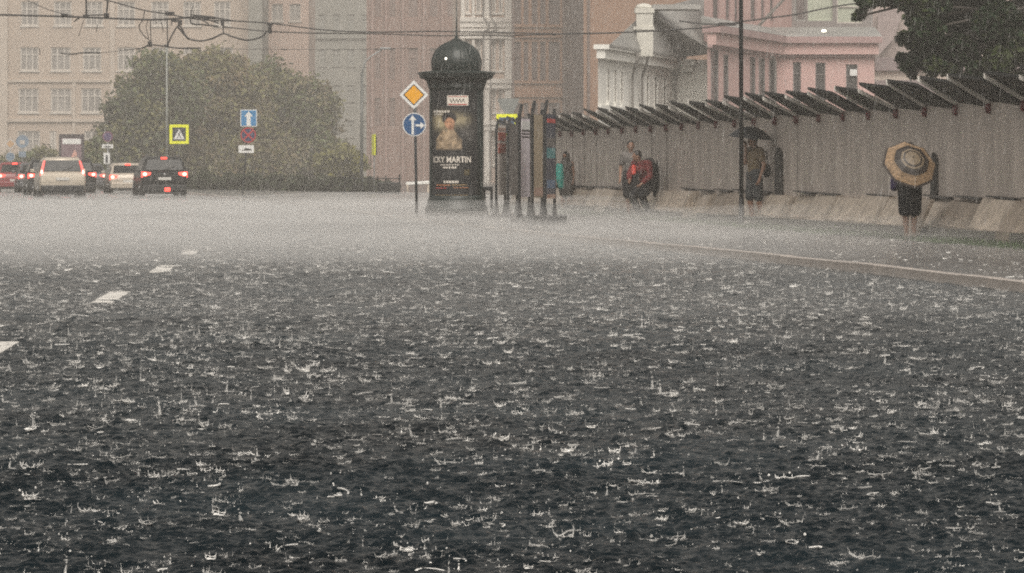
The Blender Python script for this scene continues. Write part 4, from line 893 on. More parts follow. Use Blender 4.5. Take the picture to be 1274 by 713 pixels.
def squiggle(pts, w_, off, m, nm):
    vs = []; fs = []
    for i, (x, y) in enumerate(pts): vs += [(arcx(x) , 0, z(y - w_)), (arcx(x), 0, z(y + w_))]
    for i in range(len(pts) - 1): fs.append((2 * i, 2 * i + 1, 2 * i + 3, 2 * i + 2))
    me = bpy.data.meshes.new(nm); me.from_pydata(vs, [], fs); me.materials.append(m); bend(me, 0, 0, off); return put(nm, me, poster)
squiggle([(560.5 + t * 2.0, 126 + (2.6 if t % 2 else -2.6) * (1 - .03 * t)) for t in range(10)], .75, .021, M_black, 'script_logo')
for (x0, x1, y0, y1, m_) in ((540, 561, 138, 140.6, M_cream), (541, 552, 142.2, 143.4, M_cream), (571, 582, 137.8, 139, mat('dim_print', (.10, .09, .08), .5)), (577, 583, 143, 145, mat('dim_print', (.1, .09, .08), .5)),
                             (549, 572, 204.6, 205.8, M_cream), (552, 569, 207.4, 209.6, M_cream), (552.5, 571, 224.8, 227.6, M_cream), (544, 561, 229.4, 231, M_oran), (563, 581, 229.2, 230.6, mat('tan_print', (.30, .2, .09), .5)), (543, 556, 233.2, 234.4, M_redp), (565, 583, 232.8, 233.8, M_oran), (578, 585, 211, 218, mat('olive_print', (.09, .07, .03), .5)), (542, 583, 242.2, 242.8, mat('tan_print', (.30, .2, .09), .5))):
    for s0 in np.arange(x0, x1 - .8, 3.4):
        sheet_on('print_line', s0, min(x1, s0 + random.uniform(2.2, 3.1)), y0, y1, .016, m_, 3, 1, poster)
tm = text_mesh('ICKY MARTIN', 10.2, M_cream)
xs = [v.co.x for v in tm.vertices]; x0, x1 = min(xs), max(xs); ys = [v.co.y for v in tm.vertices]; y0, y1 = min(ys), max(ys)
ta0, ta1 = arcx(540), arcx(586)
import bmesh
bm = bmesh.new(); bm.from_mesh(tm); bmesh.ops.triangulate(bm, faces=bm.faces); bm.to_mesh(tm); bm.free()
for v in tm.vertices: v.co = Vector((ta0 + (v.co.x - x0) / (x1 - x0) * (ta1 - ta0), 0, z(202.4) + (v.co.y - y0) / (y1 - y0) * (7.6 * k)))
bend(tm, 0, 0, .018); put('lettering', tm, poster)
# a second, side poster that only shows its edge
sheet_on('poster', 599.5, 601.2, 116, 240, .010, mat('worn_paper', (.20, .19, .16), .5, var=.4, scale=8), 4, 2)
for v in col.children: pass

# ------------------------------------------------------------------ row of narrow display stands
def stand(label, xl, xr, yt_l, yt_r, ybl, ybr, ad, slab=None):
    """left post nearer the camera, right post farther; a tall display between them"""
    Yl = F * (EYE - .116) / (ybl - HY); Yr = Yl + .95; pl = px(xl, 0, Yl); pr = px(xr, 0, Yr); pl.z = pr.z = .116
    t = thing('display_stand', label, 'display stand', pl, group='row of narrow display stands beside the advertising column')
    D = pr - pl; zl = EYE + (HY - yt_l) * Yl / F - .116; zr = EYE + (HY - yt_r) * Yr / F - .116; ang = math.atan2(D.y, D.x)
    M_ = Matrix.Rotation(ang, 3, 'Z')
    for (o, h, lean_) in ((Vector((0, 0, 0)), zl, 1), (D, zr, 0)):
        e = MB(); rr = .050
        # flared foot, straight shaft, slanting tip
        for (z0_, z1_, w0, w1) in ((0, .10, .11, .09), (.10, .34, .065, .034), (.34, h - .22, .031, .031)):
            b_ = [o + M_ @ Vector((sx * w0, sy * w0 * .8, z0_)) for sx, sy in ((-1, -1), (1, -1), (1, 1), (-1, 1))]; t_ = [o + M_ @ Vector((sx * w1, sy * w1 * .8, z1_)) for sx, sy in ((-1, -1), (1, -1), (1, 1), (-1, 1))]
            e.hexa(b_, t_)
        sh = Vector((.045, 0, 0)) if lean_ else Vector((-.01, 0, 0))
        b_ = [o + M_ @ Vector((sx * .031, sy * .035, h - .22)) for sx, sy in ((-1, -1), (1, -1), (1, 1), (-1, 1))]; t_ = [o + sh + M_ @ Vector((sx * .014, sy * .03, h)) for sx, sy in ((-1, -1), (1, -1), (1, 1), (-1, 1))]
        e.hexa(b_, t_); e.build('post', M_black, t, bevel=.006)
    z0_, z1_ = .50, min(zl, zr) - .12
    c = D * .5; e = MB(); dl = D.length - .12; e.box((c.x, c.y, (z0_ + z1_) / 2), (dl, .05, z1_ - z0_), rot=M_); pn_ = e.build('panel', ad[0][2], t)
    hgt = z1_ - z0_
    for (f0, f1, m1) in ad[1:]:
        e = MB(); e.box((c.x, c.y, z0_ + hgt * (f0 + f1) / 2), (dl - .04, .062, hgt * (f1 - f0)), rot=M_); e.build('print', m1, pn_)
    if slab:
        e = MB(); e.hexa([(slab[0], -.45, 0), (slab[1], -.45, 0), (slab[1], .9, 0), (slab[0], .9, 0)], [(slab[0], -.45, .17), (slab[1], -.45, .17), (slab[1], .9, .17), (slab[0], .9, .17)]); e.build('base_slab', M_black, t, bevel=.01)
    else:
        e = MB(); e.box((c.x, c.y, .03), (D.length + .35, .30, .06), rot=M_); e.build('base_plate', M_black, t, bevel=.008)
a1 = mat('ad_whitegrey', (.64, .58, .53), .4, var=.3, scale=7); a2 = mat('ad_red', (.42, .10, .07), .4, var=.25, scale=9); a3 = mat('ad_grey', (.12, .11, .105), .4, var=.3, scale=5)
a4 = mat('ad_lilac', (.66, .60, .64), .4, var=.15, scale=5); a5 = mat('ad_tan', (.36, .29, .20), .4, var=.25, scale=6); a6 = mat('ad_slate', (.055, .06, .085), .4, var=.3, scale=6); a7 = mat('ad_teal', (.06, .22, .23), .4, var=.1); a8 = mat('ad_salmon', (.42, .27, .21), .4, var=.2)
stand('leftmost display stand, black posts with a white and red printed panel', 617.5, 628.5, 149, 147.5, 271, 0, [(0, 0, a1), (.60, .74, a2), (.78, .90, a2), (.925, .965, a8)])
stand('second display stand from the left, with a plain dark grey panel', 632, 643.5, 147, 146, 271, 0, [(0, 0, a3)])
stand('third display stand from the left, with a white and lilac panel and black marks', 646.5, 658.5, 129.5, 141, 276, 0, [(0, 0, a4), (.80, .815, M_black), (.76, .775, M_black), (.84, .855, M_black), (.86, .97, M_white)])
stand('fourth display stand from the left, with a tan panel', 662.5, 674.5, 125, 136, 277, 0, [(0, 0, a5), (.02, .12, a8)])
stand('rightmost display stand, slate panel with teal and red patches on a long slab', 678, 690, 124.5, 135.5, 279, 0, [(0, 0, a6), (.90, .95, M_redp), (.48, .60, a7), (.62, .72, a3), (.0, .05, a8), (.12, .22, mat('ad_blue', (.10, .16, .25), .4, var=.1))], slab=(-.22, .42))

# ------------------------------------------------------------------ overhead wires
def wirething(name, label, Y, wires, fits, cat='overhead wires'):
    q = px(*wires[0][0][0], Y); t = thing(name, label, cat, q)
    for pts, r in wires:
        path = [px(x, y, Y) - q for x, y in pts]
        # catmull-rom smoothing
        out = []
        for i in range(len(path) - 1):
            p0 = path[max(i - 1, 0)]; p1 = path[i]; p2 = path[i + 1]; p3 = path[min(i + 2, len(path) - 1)]
            for s_ in range(6):
                u = s_ / 6; out.append(.5 * ((2 * p1) + (p2 - p0) * u + (2 * p0 - 5 * p1 + 4 * p2 - p3) * u * u + (3 * p1 - p0 - 3 * p2 + p3) * u ** 3))
        out.append(path[-1]); MB().tube(out, r, 6).build('wire', M_wire, t, True)
    for (x, y, w_, h_) in fits:
        c = px(x, y, Y) - q; MB().box(c, (w_ * Y / F, .12, h_ * Y / F)).build('clamp', M_wire, t, bevel=.01)
    return t
Y = 100
wirething('trolleybus_wires', 'knot of dark trolleybus wires and clamps across the upper left', Y, [
    ([(-20, 18), (60, 20), (105, 21.5), (190, 24.5), (240, 21.5), (268, 23)], .030),
    ([(120, -3), (150, 5), (180, 13), (205, 17), (250, 24.5), (300, 26.5), (345, 30), (400, 37), (460, 40), (540, 39), (600, 40), (690, 42)], .020),
    ([(95, -6), (30, -20)], .012), ([(25, -4), (60, 12), (92, 20)], .012),
    ([(180, 13), (178, 24), (173, 33), (178, 43), (187, 51)], .016), ([(184, 25), (182, 34), (185, 48)], .012),
    ([(187, 24), (188, 56)], .016), ([(208, 22), (208.5, 58)], .018),
    ([(169, 61), (178, 59.5), (186, 56), (200, 57), (222, 60), (250, 60)], .024),
    ([(208, 57), (215, 42), (223, 32), (232, 46), (237, 49), (250, 51), (264, 48), (278, 42), (290, 46), (308, 50), (325, 46), (331, 40)], .026),
    ([(221, 33), (230, 44), (236, 49)], .030),
    ([(238, 17), (238, 29), (256, 31), (272, 33)], .026), ([(240, 20), (258, 24), (272, 29)], .024), ([(246, 22), (260, 30)], .020), ([(240, 19), (262, 21), (278, 24), (290, 26)], .024),
    ([(277, 24), (278, 42)], .020), ([(277, 33), (310, 37), (340, 39.5), (400, 41.5), (470, 42), (540, 44.5), (600, 44), (640, 45)], .018),
    ([(107, -6), (107.5, 22)], .030), ([(134.5, -6), (132.5, 20)], .030),
    ([(104, 19), (132, 18.5)], .020), ([(104, 25), (98, 45)], .012), ([(121, 30), (120, 40)], .012), ([(92, 27), (100, 21)], .022),
    ([(201, 28), (203, 40)], .014), ([(213, 24), (214, 32)], .014), ([(193, 22), (195, 30)], .014), ([(240, 8), (237, 18)], .014)],
    [(107, 20.5, 7, 5), (132.5, 19, 6, 5), (211.5, 17, 11, 5), (220, 26, 13, 3), (224, 29, 5, 4), (186.5, 55, 5, 7), (207, 57, 6, 3), (277, 28, 4, 8), (336, 36, 4, 12), (336, 30, 7, 2.5), (80, 18.5, 8, 3)])
wirething('sagging_side_wire', 'short wavy dark cable hanging before the beige building windows', Y, [([(75, 66), (88, 67.5), (100, 66), (112, 65.5), (125, 66)], .022), ([(125, 66), (160, 62), (180, 60)], .008), ([(49, 60), (50, 68)], .014)], [(109, 66, 5, 1.6)])
wirething('span_wire', 'thin cable with a clamp crossing in front of the white house', 95, [([(640, 44), (690, 42.5), (760, 41), (830, 37.5), (880, 34), (922, 27), (960, 22), (990, 18), (1040, 8), (1100, 0)], .022), ([(845, 26), (880, 30), (922, 29)], .02)], [(689, 43, 5, 3), (905, 30, 22, 4)])
wirething('far_wire', 'faint far wire with a dark clamp over the olive tree', 110, [([(280, 61), (352, 61.5), (440, 61.5), (520, 60)], .008)], [(354, 61.5, 7, 1.6)])

# ------------------------------------------------------------------ cars
M_tyre = mat('tyre_rubber', (.012, .012, .012), .6, var=.2); M_rim = mat('alloy_rim', (.32, .32, .32), .3, .6, var=.1)
M_cglass = mat('car_glass', (.010, .012, .013), .22, var=.1, spec=.22); M_plate = mat('number_plate', (.60, .58, .54), .4, var=.1)
M_brake = mat('lit_brake_lamp', (.5, .02, .02), .3, var=0, emit=(1.0, .055, .035), es=3.2); M_brakehot = mat('lit_brake_core', (.8, .2, .15), .3, var=0, emit=(1.0, .30, .22), es=5.0)
M_tail = mat('tail_lamp_glass', (.22, .012, .015), .2, var=0, emit=(1, .04, .03), es=.45); M_bump = mat('bumper_plastic', (.022, .023, .024), .5, var=.15)
M_orange = mat('orange_reflector', (.6, .12, .03), .3, var=0, emit=(1, .2, .05), es=1.6)
def car(name, label, xc, Y, paint, L=4.5, W=1.82, H=1.62, belt=1.0, style='suv', rz=R(11.8), lights='high', lit=(1, 1), third=True, lowfog=False, roofcol=None, plate_=True, badge=False):
    X0 = (xc - HX) * Y / F; t = thing(name, label, 'car', (X0, Y, 0.0), rz, group='cars queueing at the far left')
    hw = W / 2; gc = .24                              # rear bumper at y=0, nose at y=L
    rk = .42 if style == 'suv' else .55
    st = [(.00, .40, .66, .66, hw * .90), (.03, gc, belt - .08, belt - .08, hw * .95), (.10, gc, belt, belt, hw * .98), (.16, gc, belt, belt + .03, hw),
          (rk, gc, belt, H - .08, hw), (rk + .14, gc, belt, H - .01, hw), (L * .36, gc, belt, H, hw), (L * .52, gc, belt, H - .04, hw), (L * .60, gc, belt, H - .14, hw),
          (L * .74, gc, belt - .02, belt + .02, hw), (L * .90, gc, belt - .14, belt - .12, hw * .97), (L * .98, .3, .66, .68, hw * .88), (L, .38, .55, .56, hw * .8)]
    def sec(y, zb, zbelt, zt, w_):
        tw = w_ - .10 - .30 * max(0, (zt - zbelt)) * .55 if zt > zbelt + .05 else w_ - .05
        half = [(0, zb), (w_ * .86, zb), (w_ * .97, zb + .10), (w_, zb + (zbelt - zb) * .55), (w_ * .985, zbelt - .06), (w_ - .05, zbelt), (tw + .02, zt - min(.10, (zt - zbelt) * .4)), (tw - .06, zt - .01), (0, zt + .012)]
        return [(x, y, z_) for x, z_ in half] + [(-x, y, z_) for x, z_ in half[-2:0:-1]]
    vs = []; n = 0
    for s_ in st: q_ = sec(*s_); n = len(q_); vs += q_
    fs = [(i * n + j, i * n + (j + 1) % n, (i + 1) * n + (j + 1) % n, (i + 1) * n + j) for i in range(len(st) - 1) for j in range(n)]
    fs += [tuple(range(n))[::-1], tuple((len(st) - 1) * n + j for j in range(n))]
    e = MB(); e.add([(x, y, z_) for x, y, z_ in vs], [f_[::-1] for f_ in fs]); bo = e.build('body', paint, t, True); 
    md = bo.modifiers.new('bevel', 'BEVEL'); md.width = .02; md.segments = 2; md.limit_method = 'ANGLE'; md.angle_limit = R(35)
    tw = hw - .10 - .30 * (H - belt) * .55
    # rear window lies on the slope from (.16, belt+.03) to (rk, H-.08)
    y0, z0_, y1, z1_ = .175, belt + .05, rk - .03, H - .135; sl_ = Vector((0, y1 - y0, z1_ - z0_)).normalized(); nn = Vector((0, -sl_.z, sl_.y)) * .035
    wl = hw - .17; wt = tw - .07
    e = MB(); c_ = [Vector((-wl, y0, z0_)), Vector((wl, y0, z0_)), Vector((wt, y1, z1_)), Vector((-wt, y1, z1_))]; e.hexa([p_ + nn for p_ in c_], [p_ - nn * .6 for p_ in c_]); e.build('rear_window', M_cglass, t, bevel=.01)
    e = MB(); e.tube([Vector((.0, y0, z0_ + .02)) + nn * 1.4, Vector((wl * .55, (y0 + y1) / 2 - .07, (z0_ + z1_) / 2 - .04)) + nn * 1.4], .012, 5); e.build('wiper', M_bump, t)
    for sx in (-1, 1):
        for (ya, yb) in ((.62, 1.45), (1.50, L * .42), (L * .43, L * .60)):
            e = MB(); xl = hw - .03; xt = tw + .045
            z_t = H - .17 if yb < L * .5 else H - .22
            q_ = [(sx * xl, ya, belt + .04), (sx * xl, yb, belt + .04), (sx * xt, yb - (.12 if yb > L * .5 else 0), z_t), (sx * xt, ya + .08, z_t)]
            iq = [(sx * (abs(x) - .05), y, z_) for x, y, z_ in q_]
            e.hexa(q_ if sx < 0 else q_[::-1], iq if sx < 0 else iq[::-1]); e.build('side_window', M_cglass, t)
        for yy in (.80, L - .85):
            wp = put('wheel', None, t, loc=(sx * (hw - .10), yy, .33)); bpy.data.objects.remove(wp)
            e = MB(); prof = [(.20, -.10), (.31, -.105), (.33, -.08), (.33, .08), (.31, .105), (.20, .10)]
            vs = []; N_ = 22
            for r_, a_ in prof:
                for j_ in range(N_): an = 6.2832 * j_ / N_; vs.append((sx * (hw - .10) + a_, yy + r_ * math.cos(an), .33 + r_ * math.sin(an)))
            fs = [(i * N_ + j_, i * N_ + (j_ + 1) % N_, (i + 1) * N_ + (j_ + 1) % N_, (i + 1) * N_ + j_) for i in range(5) for j_ in range(N_)] + [tuple(range(N_)), tuple(5 * N_ + j_ for j_ in range(N_))[::-1]]
            e.add(vs, fs); ty = e.build('tyre', M_tyre, t, True)
            e = MB()
            for j_ in range(5):
                an = 6.2832 * j_ / 5; e.box((sx * (hw + .012), yy + .10 * math.cos(an), .33 + .10 * math.sin(an)), (.02, .2, .05), rot=Matrix.Rotation(an, 3, 'X'))
            e.build('rim', M_rim, ty)
        e = MB(); e.box((sx * (hw + .10), L * .62, belt + .08), (.18, .10, .14)); e.build('wing_mirror', paint, t, bevel=.02)
    # bumper
    e = MB(); e.box((0, .0, .42), (W * .93, .16, .26)); e.build('bumper', M_bump if style == 'suv' else paint, t, bevel=.03)
    e = MB(); e.box((0, .02, .24), (W * .80, .12, .12)); e.build('valance', M_bump, t, bevel=.02)
    if plate_: e = MB(); e.box((0, -.02 if style == 'suv' else .0, .80 if style == 'suv' else .62), (.52, .03, .115)); e.build('number_plate', M_plate, t)
    if badge: e = MB(); e.ball((0, .02, .97), (.055, .03, .055), 10, 6); e.build('badge', M_rim, t)
    # lamps
    for i_, sx in enumerate((-1, 1)):
        mlit = M_brake if lit[i_] else M_tail
        if lights == 'pillar':                       # tall lamps up the pillars
            a = Vector((sx * (hw - .075), .09, belt - .12)); b_ = Vector((sx * (tw - .02), rk - .10, H - .14)); w_ = .055
            e = MB(); e.hexa([a + Vector((-w_, -.05, 0)), a + Vector((w_, -.05, 0)), a + Vector((w_, .06, 0)), a + Vector((-w_, .06, 0))], [b_ + Vector((-w_ * .7, -.05, 0)), b_ + Vector((w_ * .7, -.05, 0)), b_ + Vector((w_ * .7, .06, 0)), b_ + Vector((-w_ * .7, .06, 0))]); tl = e.build('tail_lamp', M_tail if not lit[i_] else mat('pillar_lamp', (.3, .02, .02), .3, var=0, emit=(1, .07, .05), es=1.1), t, bevel=.01)
            e = MB(); e.ball(a.lerp(b_, .22) + Vector((0, -.05, 0)), (.05, .03, .11), 8, 6); e.build('lamp_core', M_brakehot, tl)
        else:
            zc = belt - .10 if style == 'suv' else belt - .14
            e = MB(); e.hexa([(sx * (hw - .36), -.005, zc - .02), (sx * (hw - .015), .035, zc - .13), (sx * (hw - .005), .16, zc - .13), (sx * (hw - .36), .08, zc - .02)][::sx], [(sx * (hw - .38), .01, zc + .07), (sx * (hw - .02), .05, zc + .10), (sx * (hw - .01), .18, zc + .10), (sx * (hw - .38), .08, zc + .07)][::sx]); tl = e.build('tail_lamp', mlit, t, bevel=.01)
            if lit[i_]:
                e = MB(); e.ball((sx * (hw - .14), .01, zc), (.085, .035, .07), 10, 6); e.build('lamp_core', M_brakehot, tl)
    if third: e = MB(); e.box((0, rk - .07, H - .07), (.24, .06, .07)); e.build('high_brake_lamp', M_brake, t, bevel=.01)
    if lowfog: e = MB(); e.box((.10, -.085, .36), (.22, .03, .15)); e.build('fog_lamp', M_brake, t, bevel=.02)
    e = MB()
    for sx in (-1, 1): e = MB(); e.tube([(sx * (tw - .08), rk + .15, H), (sx * (tw - .08), rk + .25, H + .045), (sx * (tw - .08), L * .5, H + .03), (sx * (tw - .08), L * .54, H - .03)], .016, 6); e.build('roof_rail', M_rim, t)
    return t
P_black = mat('black_car_paint', (.007, .008, .009), .3, var=.2, spec=.25); P_silver = mat('silver_beige_car_paint', (.50, .44, .36), .3, .2, var=.08)
P_beige = mat('beige_car_paint', (.46, .40, .33), .3, .15, var=.08); P_grey = mat('dark_grey_car_paint', (.10, .10, .105), .3, .2, var=.1); P_red = mat('dull_red_car_paint', (.22, .035, .04), .3, var=.1)
car('parked_suv', 'black SUV on the right of the queue with brake and fog lamps lit', 205, 130, P_black, 4.6, 1.88, 1.70, 1.08, lowfog=True, badge=True)
car('silver_suv', 'silver beige SUV with tall pillar lamps at the front of the left group', 78, 127, P_silver, 4.6, 1.84, 1.66, 1.04, lights='pillar', third=False)
car('beige_hatchback', 'pale beige hatchback half hidden to the left of the black SUV', 160, 150, P_beige, 4.2, 1.76, 1.47, .95, style='hatch')
car('dark_suv', 'black tall car just behind and right of the silver SUV', 95, 151, P_black, 4.6, 1.88, 1.62, 1.03, third=False)
car('small_dark_car', 'small dark car with one red lamp showing left of the beige hatchback', 113, 177, P_grey, 4.2, 1.75, 1.48, .95, style='hatch', third=False)
car('black_hatchback', 'black car overlapping the left side of the silver SUV', 61, 140, P_black, 4.4, 1.82, 1.60, 1.0, third=False)
car('grey_car', 'dark grey car squeezed between the red car and a black one', 46, 156, P_grey, 4.3, 1.78, 1.50, .97, style='hatch', third=False)
car('red_car', 'dull red car cut by the left edge of the picture', 19, 161, P_red, 4.3, 1.76, 1.53, .98, style='hatch')

# ------------------------------------------------------------------ people
def remesh(mb, vox):
    me = mb.mesh('tmp', []) if False else bpy.data.meshes.new('tmp'); me.from_pydata(mb.v, [], mb.f)
    o = bpy.data.objects.new('tmp', me); C.objects.link(o); r = o.modifiers.new('r', 'REMESH'); r.mode = 'VOXEL'; r.voxel_size = vox
    s = o.modifiers.new('s', 'SMOOTH'); s.iterations = 3; s.factor = .5
    dg = bpy.context.evaluated_depsgraph_get(); out = bpy.data.meshes.new_from_object(o.evaluated_get(dg)); bpy.data.objects.remove(o); return out
def cloth(t, name, mb, m, vox=.012, label=None):
    me = remesh(mb, vox); me.name = name; me.materials.append(m); me.polygons.foreach_set('use_smooth', [True] * len(me.polygons)); return put(name, me, t, label=label)
M_skin = mat('skin', (.30, .165, .11), .55, var=.12, scale=8); M_hair = mat('dark_hair', (.018, .013, .011), .5, var=.2, scale=30)
BASE = dict(pel=(0, 0, .95), wai=(0, .0, 1.10), che=(0, 0, 1.32), nek=(0, .01, 1.49), hed=(0, -.02, 1.64),
            shl=(-.185, 0, 1.42), shr=(.185, 0, 1.42), ell=(-.235, .03, 1.14), elr=(.235, .03, 1.14), wrl=(-.23, -.04, .90), wrr=(.23, -.04, .90),
            hil=(-.09, 0, .90), hir=(.09, 0, .90), knl=(-.10, -.02, .50), knr=(.10, -.02, .50), anl=(-.10, .03, .09), anr=(.10, .03, .09))
# local frame: the person faces -Y, left in the picture is -X
def body_mb(J, hand_l=None, hand_r=None):
    m = MB(); v = lambda a: Vector(J[a])
    m.limb(v('pel') + Vector((-.05, 0, 0)), .115, v('pel') + Vector((.05, 0, 0)), .115); m.limb(v('pel'), .125, v('wai'), .115); m.limb(v('wai'), .12, v('che'), .135)
    m.limb(v('che') + Vector((-.06, 0, .02)), .11, v('che') + Vector((.06, 0, .02)), .11); m.limb(v('shl'), .062, v('shr'), .062); m.limb(v('che') + Vector((0, 0, .08)), .09, v('nek'), .055); m.limb(v('nek'), .055, v('hed') + Vector((0, .01, -.06)), .052)
    for s in 'lr':
        m.limb(v('sh' + s), .058, v('el' + s), .042); m.limb(v('el' + s), .042, v('wr' + s), .028)
        m.limb(v('hi' + s), .092, v('kn' + s), .058); m.limb(v('kn' + s), .056, v('kn' + s).lerp(v('an' + s), .35), .058); m.limb(v('kn' + s).lerp(v('an' + s), .35), .058, v('an' + s), .038)
        a = v('an' + s); f_ = Vector(J.get('foot', (0, -1, 0))); m.limb(a + Vector((0, 0, -.045)), .042, a + f_ * .15 + Vector((0, 0, -.058)), .03)
        d = (v('wr' + s) - v('el' + s)).normalized(); hd_ = Vector(J['hd' + s]).normalized() if 'hd' + s in J else d; w0 = v('wr' + s); side = hd_.cross(Vector((1, .2, .1))).normalized(); up = hd_.cross(side)
        m.limb(w0, .028, w0 + hd_ * .075, .030)
        for i_, (o_, l_) in enumerate(((-.030, .065), (-.010, .078), (.010, .073), (.030, .055))):
            b_ = w0 + hd_ * .085 + side * o_; c1 = b_ + hd_ * l_ * .55 + up * .008; c2 = c1 + hd_ * l_ * .30 + up * .030; m.limb(b_, .0095, c1, .009, 8); m.limb(c1, .009, c2, .008, 8)
        m.limb(w0 + hd_ * .03 - side * .022, .011, w0 + hd_ * .07 - side * .055 + up * .02, .009, 8)
    h = v('hed'); fz = Vector(J.get('face', (0, -1, 0))).normalized(); Mr = fz.to_track_quat('-Y', 'Z').to_matrix()
    m.ball(h, (.078, .098, .115), 16, 12, Mr); m.ball(h + Mr @ Vector((0, -.035, -.06)), (.055, .058, .058), 12, 8, Mr)
    m.limb(h + Mr @ Vector((0, -.095, .01)), .010, h + Mr @ Vector((0, -.113, -.022)), .014, 8)
    for sx in (-1, 1): m.ball(h + Mr @ Vector((sx * .080, .0, -.01)), (.012, .022, .032), 8, 6, Mr)
    m.limb(h + Mr @ Vector((-.02, -.096, -.055)), .007, h + Mr @ Vector((.02, -.096, -.055)), .007, 8)
    return m, Mr
def person(label, loc, rz, J, skin=M_skin, hair=M_hair, scale=1.0, hairlen=0):
    J = {**BASE, **J}; t = thing('person', label, 'person', loc, rz); t.scale = (scale,) * 3
    m, Mr = body_mb(J); me = remesh(m, .0085); me.name = 'body'; me.materials.append(skin); me.polygons.foreach_set('use_smooth', [True] * len(me.polygons)); put('body', me, t)
    h = Vector(J['hed']); hm = MB(); hm.ball(h + Mr @ Vector((0, .018, .028)), (.088, .100, .105), 16, 12, Mr)
    if hairlen: hm.limb(h + Vector((0, .05, 0)), .085, h + Vector((0, .07, -hairlen)), .06)
    cloth(t, 'hair', hm, hair, .01)
    for sx in (-1, 1): e = MB(); e.ball(h + Mr @ Vector((sx * .032, -.088, .012)), (.013, .008, .008), 8, 6, Mr); e.build('eye', M_black, t)
    return t, J
def shirt(t, J, m, sleeve=.6, low=.95, puff=0.02, name='shirt', open_=False):
    v = lambda a: Vector(J[a]); e = MB(); p = puff
    lo_ = v('pel').lerp(v('wai'), .2); e.limb(lo_ + Vector((-.05, 0, 0)), .115 + p, lo_ + Vector((.05, 0, 0)), .115 + p); e.limb(lo_, .12 + p, v('wai'), .115 + p); e.limb(v('wai'), .12 + p, v('che'), .135 + p)
    e.limb(v('che') + Vector((-.06, 0, .02)), .11 + p, v('che') + Vector((.06, 0, .02)), .11 + p); e.limb(v('shl'), .062 + p, v('shr'), .062 + p); e.limb(v('che') + Vector((0, 0, .06)), .09 + p, v('nek') + Vector((0, 0, -.04)), .06 + p * .5)
    for s in 'lr':
        if sleeve <= 1: e.limb(v('sh' + s), .060 + p, v('sh' + s).lerp(v('el' + s), sleeve), .052 + p)
        else: e.limb(v('sh' + s), .060 + p, v('el' + s), .048 + p); e.limb(v('el' + s), .048 + p, v('el' + s).lerp(v('wr' + s), sleeve - 1), .036 + p)
    return cloth(t, name, e, m)
def trousers(t, J, m, f_=.85, puff=.022, name='shorts'):
    v = lambda a: Vector(J[a]); e = MB(); p = puff
    e.limb(v('pel') + Vector((-.05, 0, .03)), .118 + p, v('pel') + Vector((.05, 0, .03)), .118 + p)
    for s in 'lr':
        if f_ <= 1: e.limb(v('hi' + s), .094 + p, v('hi' + s).lerp(v('kn' + s), f_), .066 + p * 1.3)
        else: e.limb(v('hi' + s), .094 + p, v('kn' + s), .062 + p); e.limb(v('kn' + s), .062 + p, v('kn' + s).lerp(v('an' + s), f_ - 1), .048 + p)
    return cloth(t, name, e, m)
def shoes(t, J, m):
    for s in 'lr':
        a = Vector(J['an' + s]); f_ = Vector(J.get('foot', (0, -1, 0))); e = MB(); e.limb(a + Vector((0, 0, -.035)) - f_ * .03, .046, a + f_ * .16 + Vector((0, 0, -.05)), .038); cloth(t, 'shoe', e, m)
def fab(n, c, v=.2): return mat(n, c, .75, var=v, scale=9, bump=.3, bscale=25)
def umbrella(name, label, apex_dir, centre, r, rings, shaft_len, nm='umbrella', depth=.26, hook=True):
    ax = Vector(apex_dir).normalized(); Q = ax.to_track_quat('Z', 'Y').to_matrix(); apex = Vector(centre) + ax * depth
    t = thing('umbrella', label, 'umbrella', apex); N8 = 8; K = 7
    mats = [m for _, m in rings]; e = MB(); vs = [Vector((0, 0, 0))]; 
    radii = [0]; 
    for kk in range(1, K * 2 + 1): radii.append(kk / (K * 2))
    SUB = 4; n = N8 * SUB
    for q_ in radii[1:]:
        for j in range(n):
            a = 2 * math.pi * j / n; fr_ = (j % SUB) / SUB; sag = math.sin(math.pi * fr_)
            rr = r * q_ * (1 - .075 * sag * (.3 + .7 * q_)); zz = -depth * (q_ ** 2.0) * 1.0 + .0 - .012 * sag * q_; vs.append(Q @ Vector((rr * math.cos(a), rr * math.sin(a), zz)))
    fs = [(0, 1 + j, 1 + (j + 1) % n) for j in range(n)]; mi = [0] * n
    for i in range(len(radii) - 2):
        mid = (radii[i + 1] + radii[i + 2]) / 2; mk_ = next(ix for ix, (lim, _) in enumerate(rings) if mid <= lim)
        for j in range(n): fs.append((1 + i * n + j, 1 + (i + 1) * n + j, 1 + (i + 1) * n + (j + 1) % n, 1 + i * n + (j + 1) % n)); mi.append(mk_)
    me = bpy.data.meshes.new('canopy'); me.from_pydata(vs, [], fs); [me.materials.append(m_) for m_ in mats]; me.polygons.foreach_set('material_index', mi); put('canopy', me, t)
    for j in range(N8):
        a = 2 * math.pi * j / N8; MB().tube([Q @ Vector((r * q_ * math.cos(a), r * q_ * math.sin(a), -depth * q_ ** 2 - .006)) for q_ in (0, .3, .6, .85, 1.02)], .004, 5).build('rib', M_black, t)
    MB().tube([Q @ Vector((0, 0, .05)), Q @ Vector((0, 0, -shaft_len))], .007, 8).build('shaft', M_pole, t)
    MB().tube([Q @ Vector((0, 0, -shaft_len)), Q @ Vector((0, 0, -shaft_len - .12))], .015, 8).build('handle', M_black, t)
    return t, Q

GZ = .122
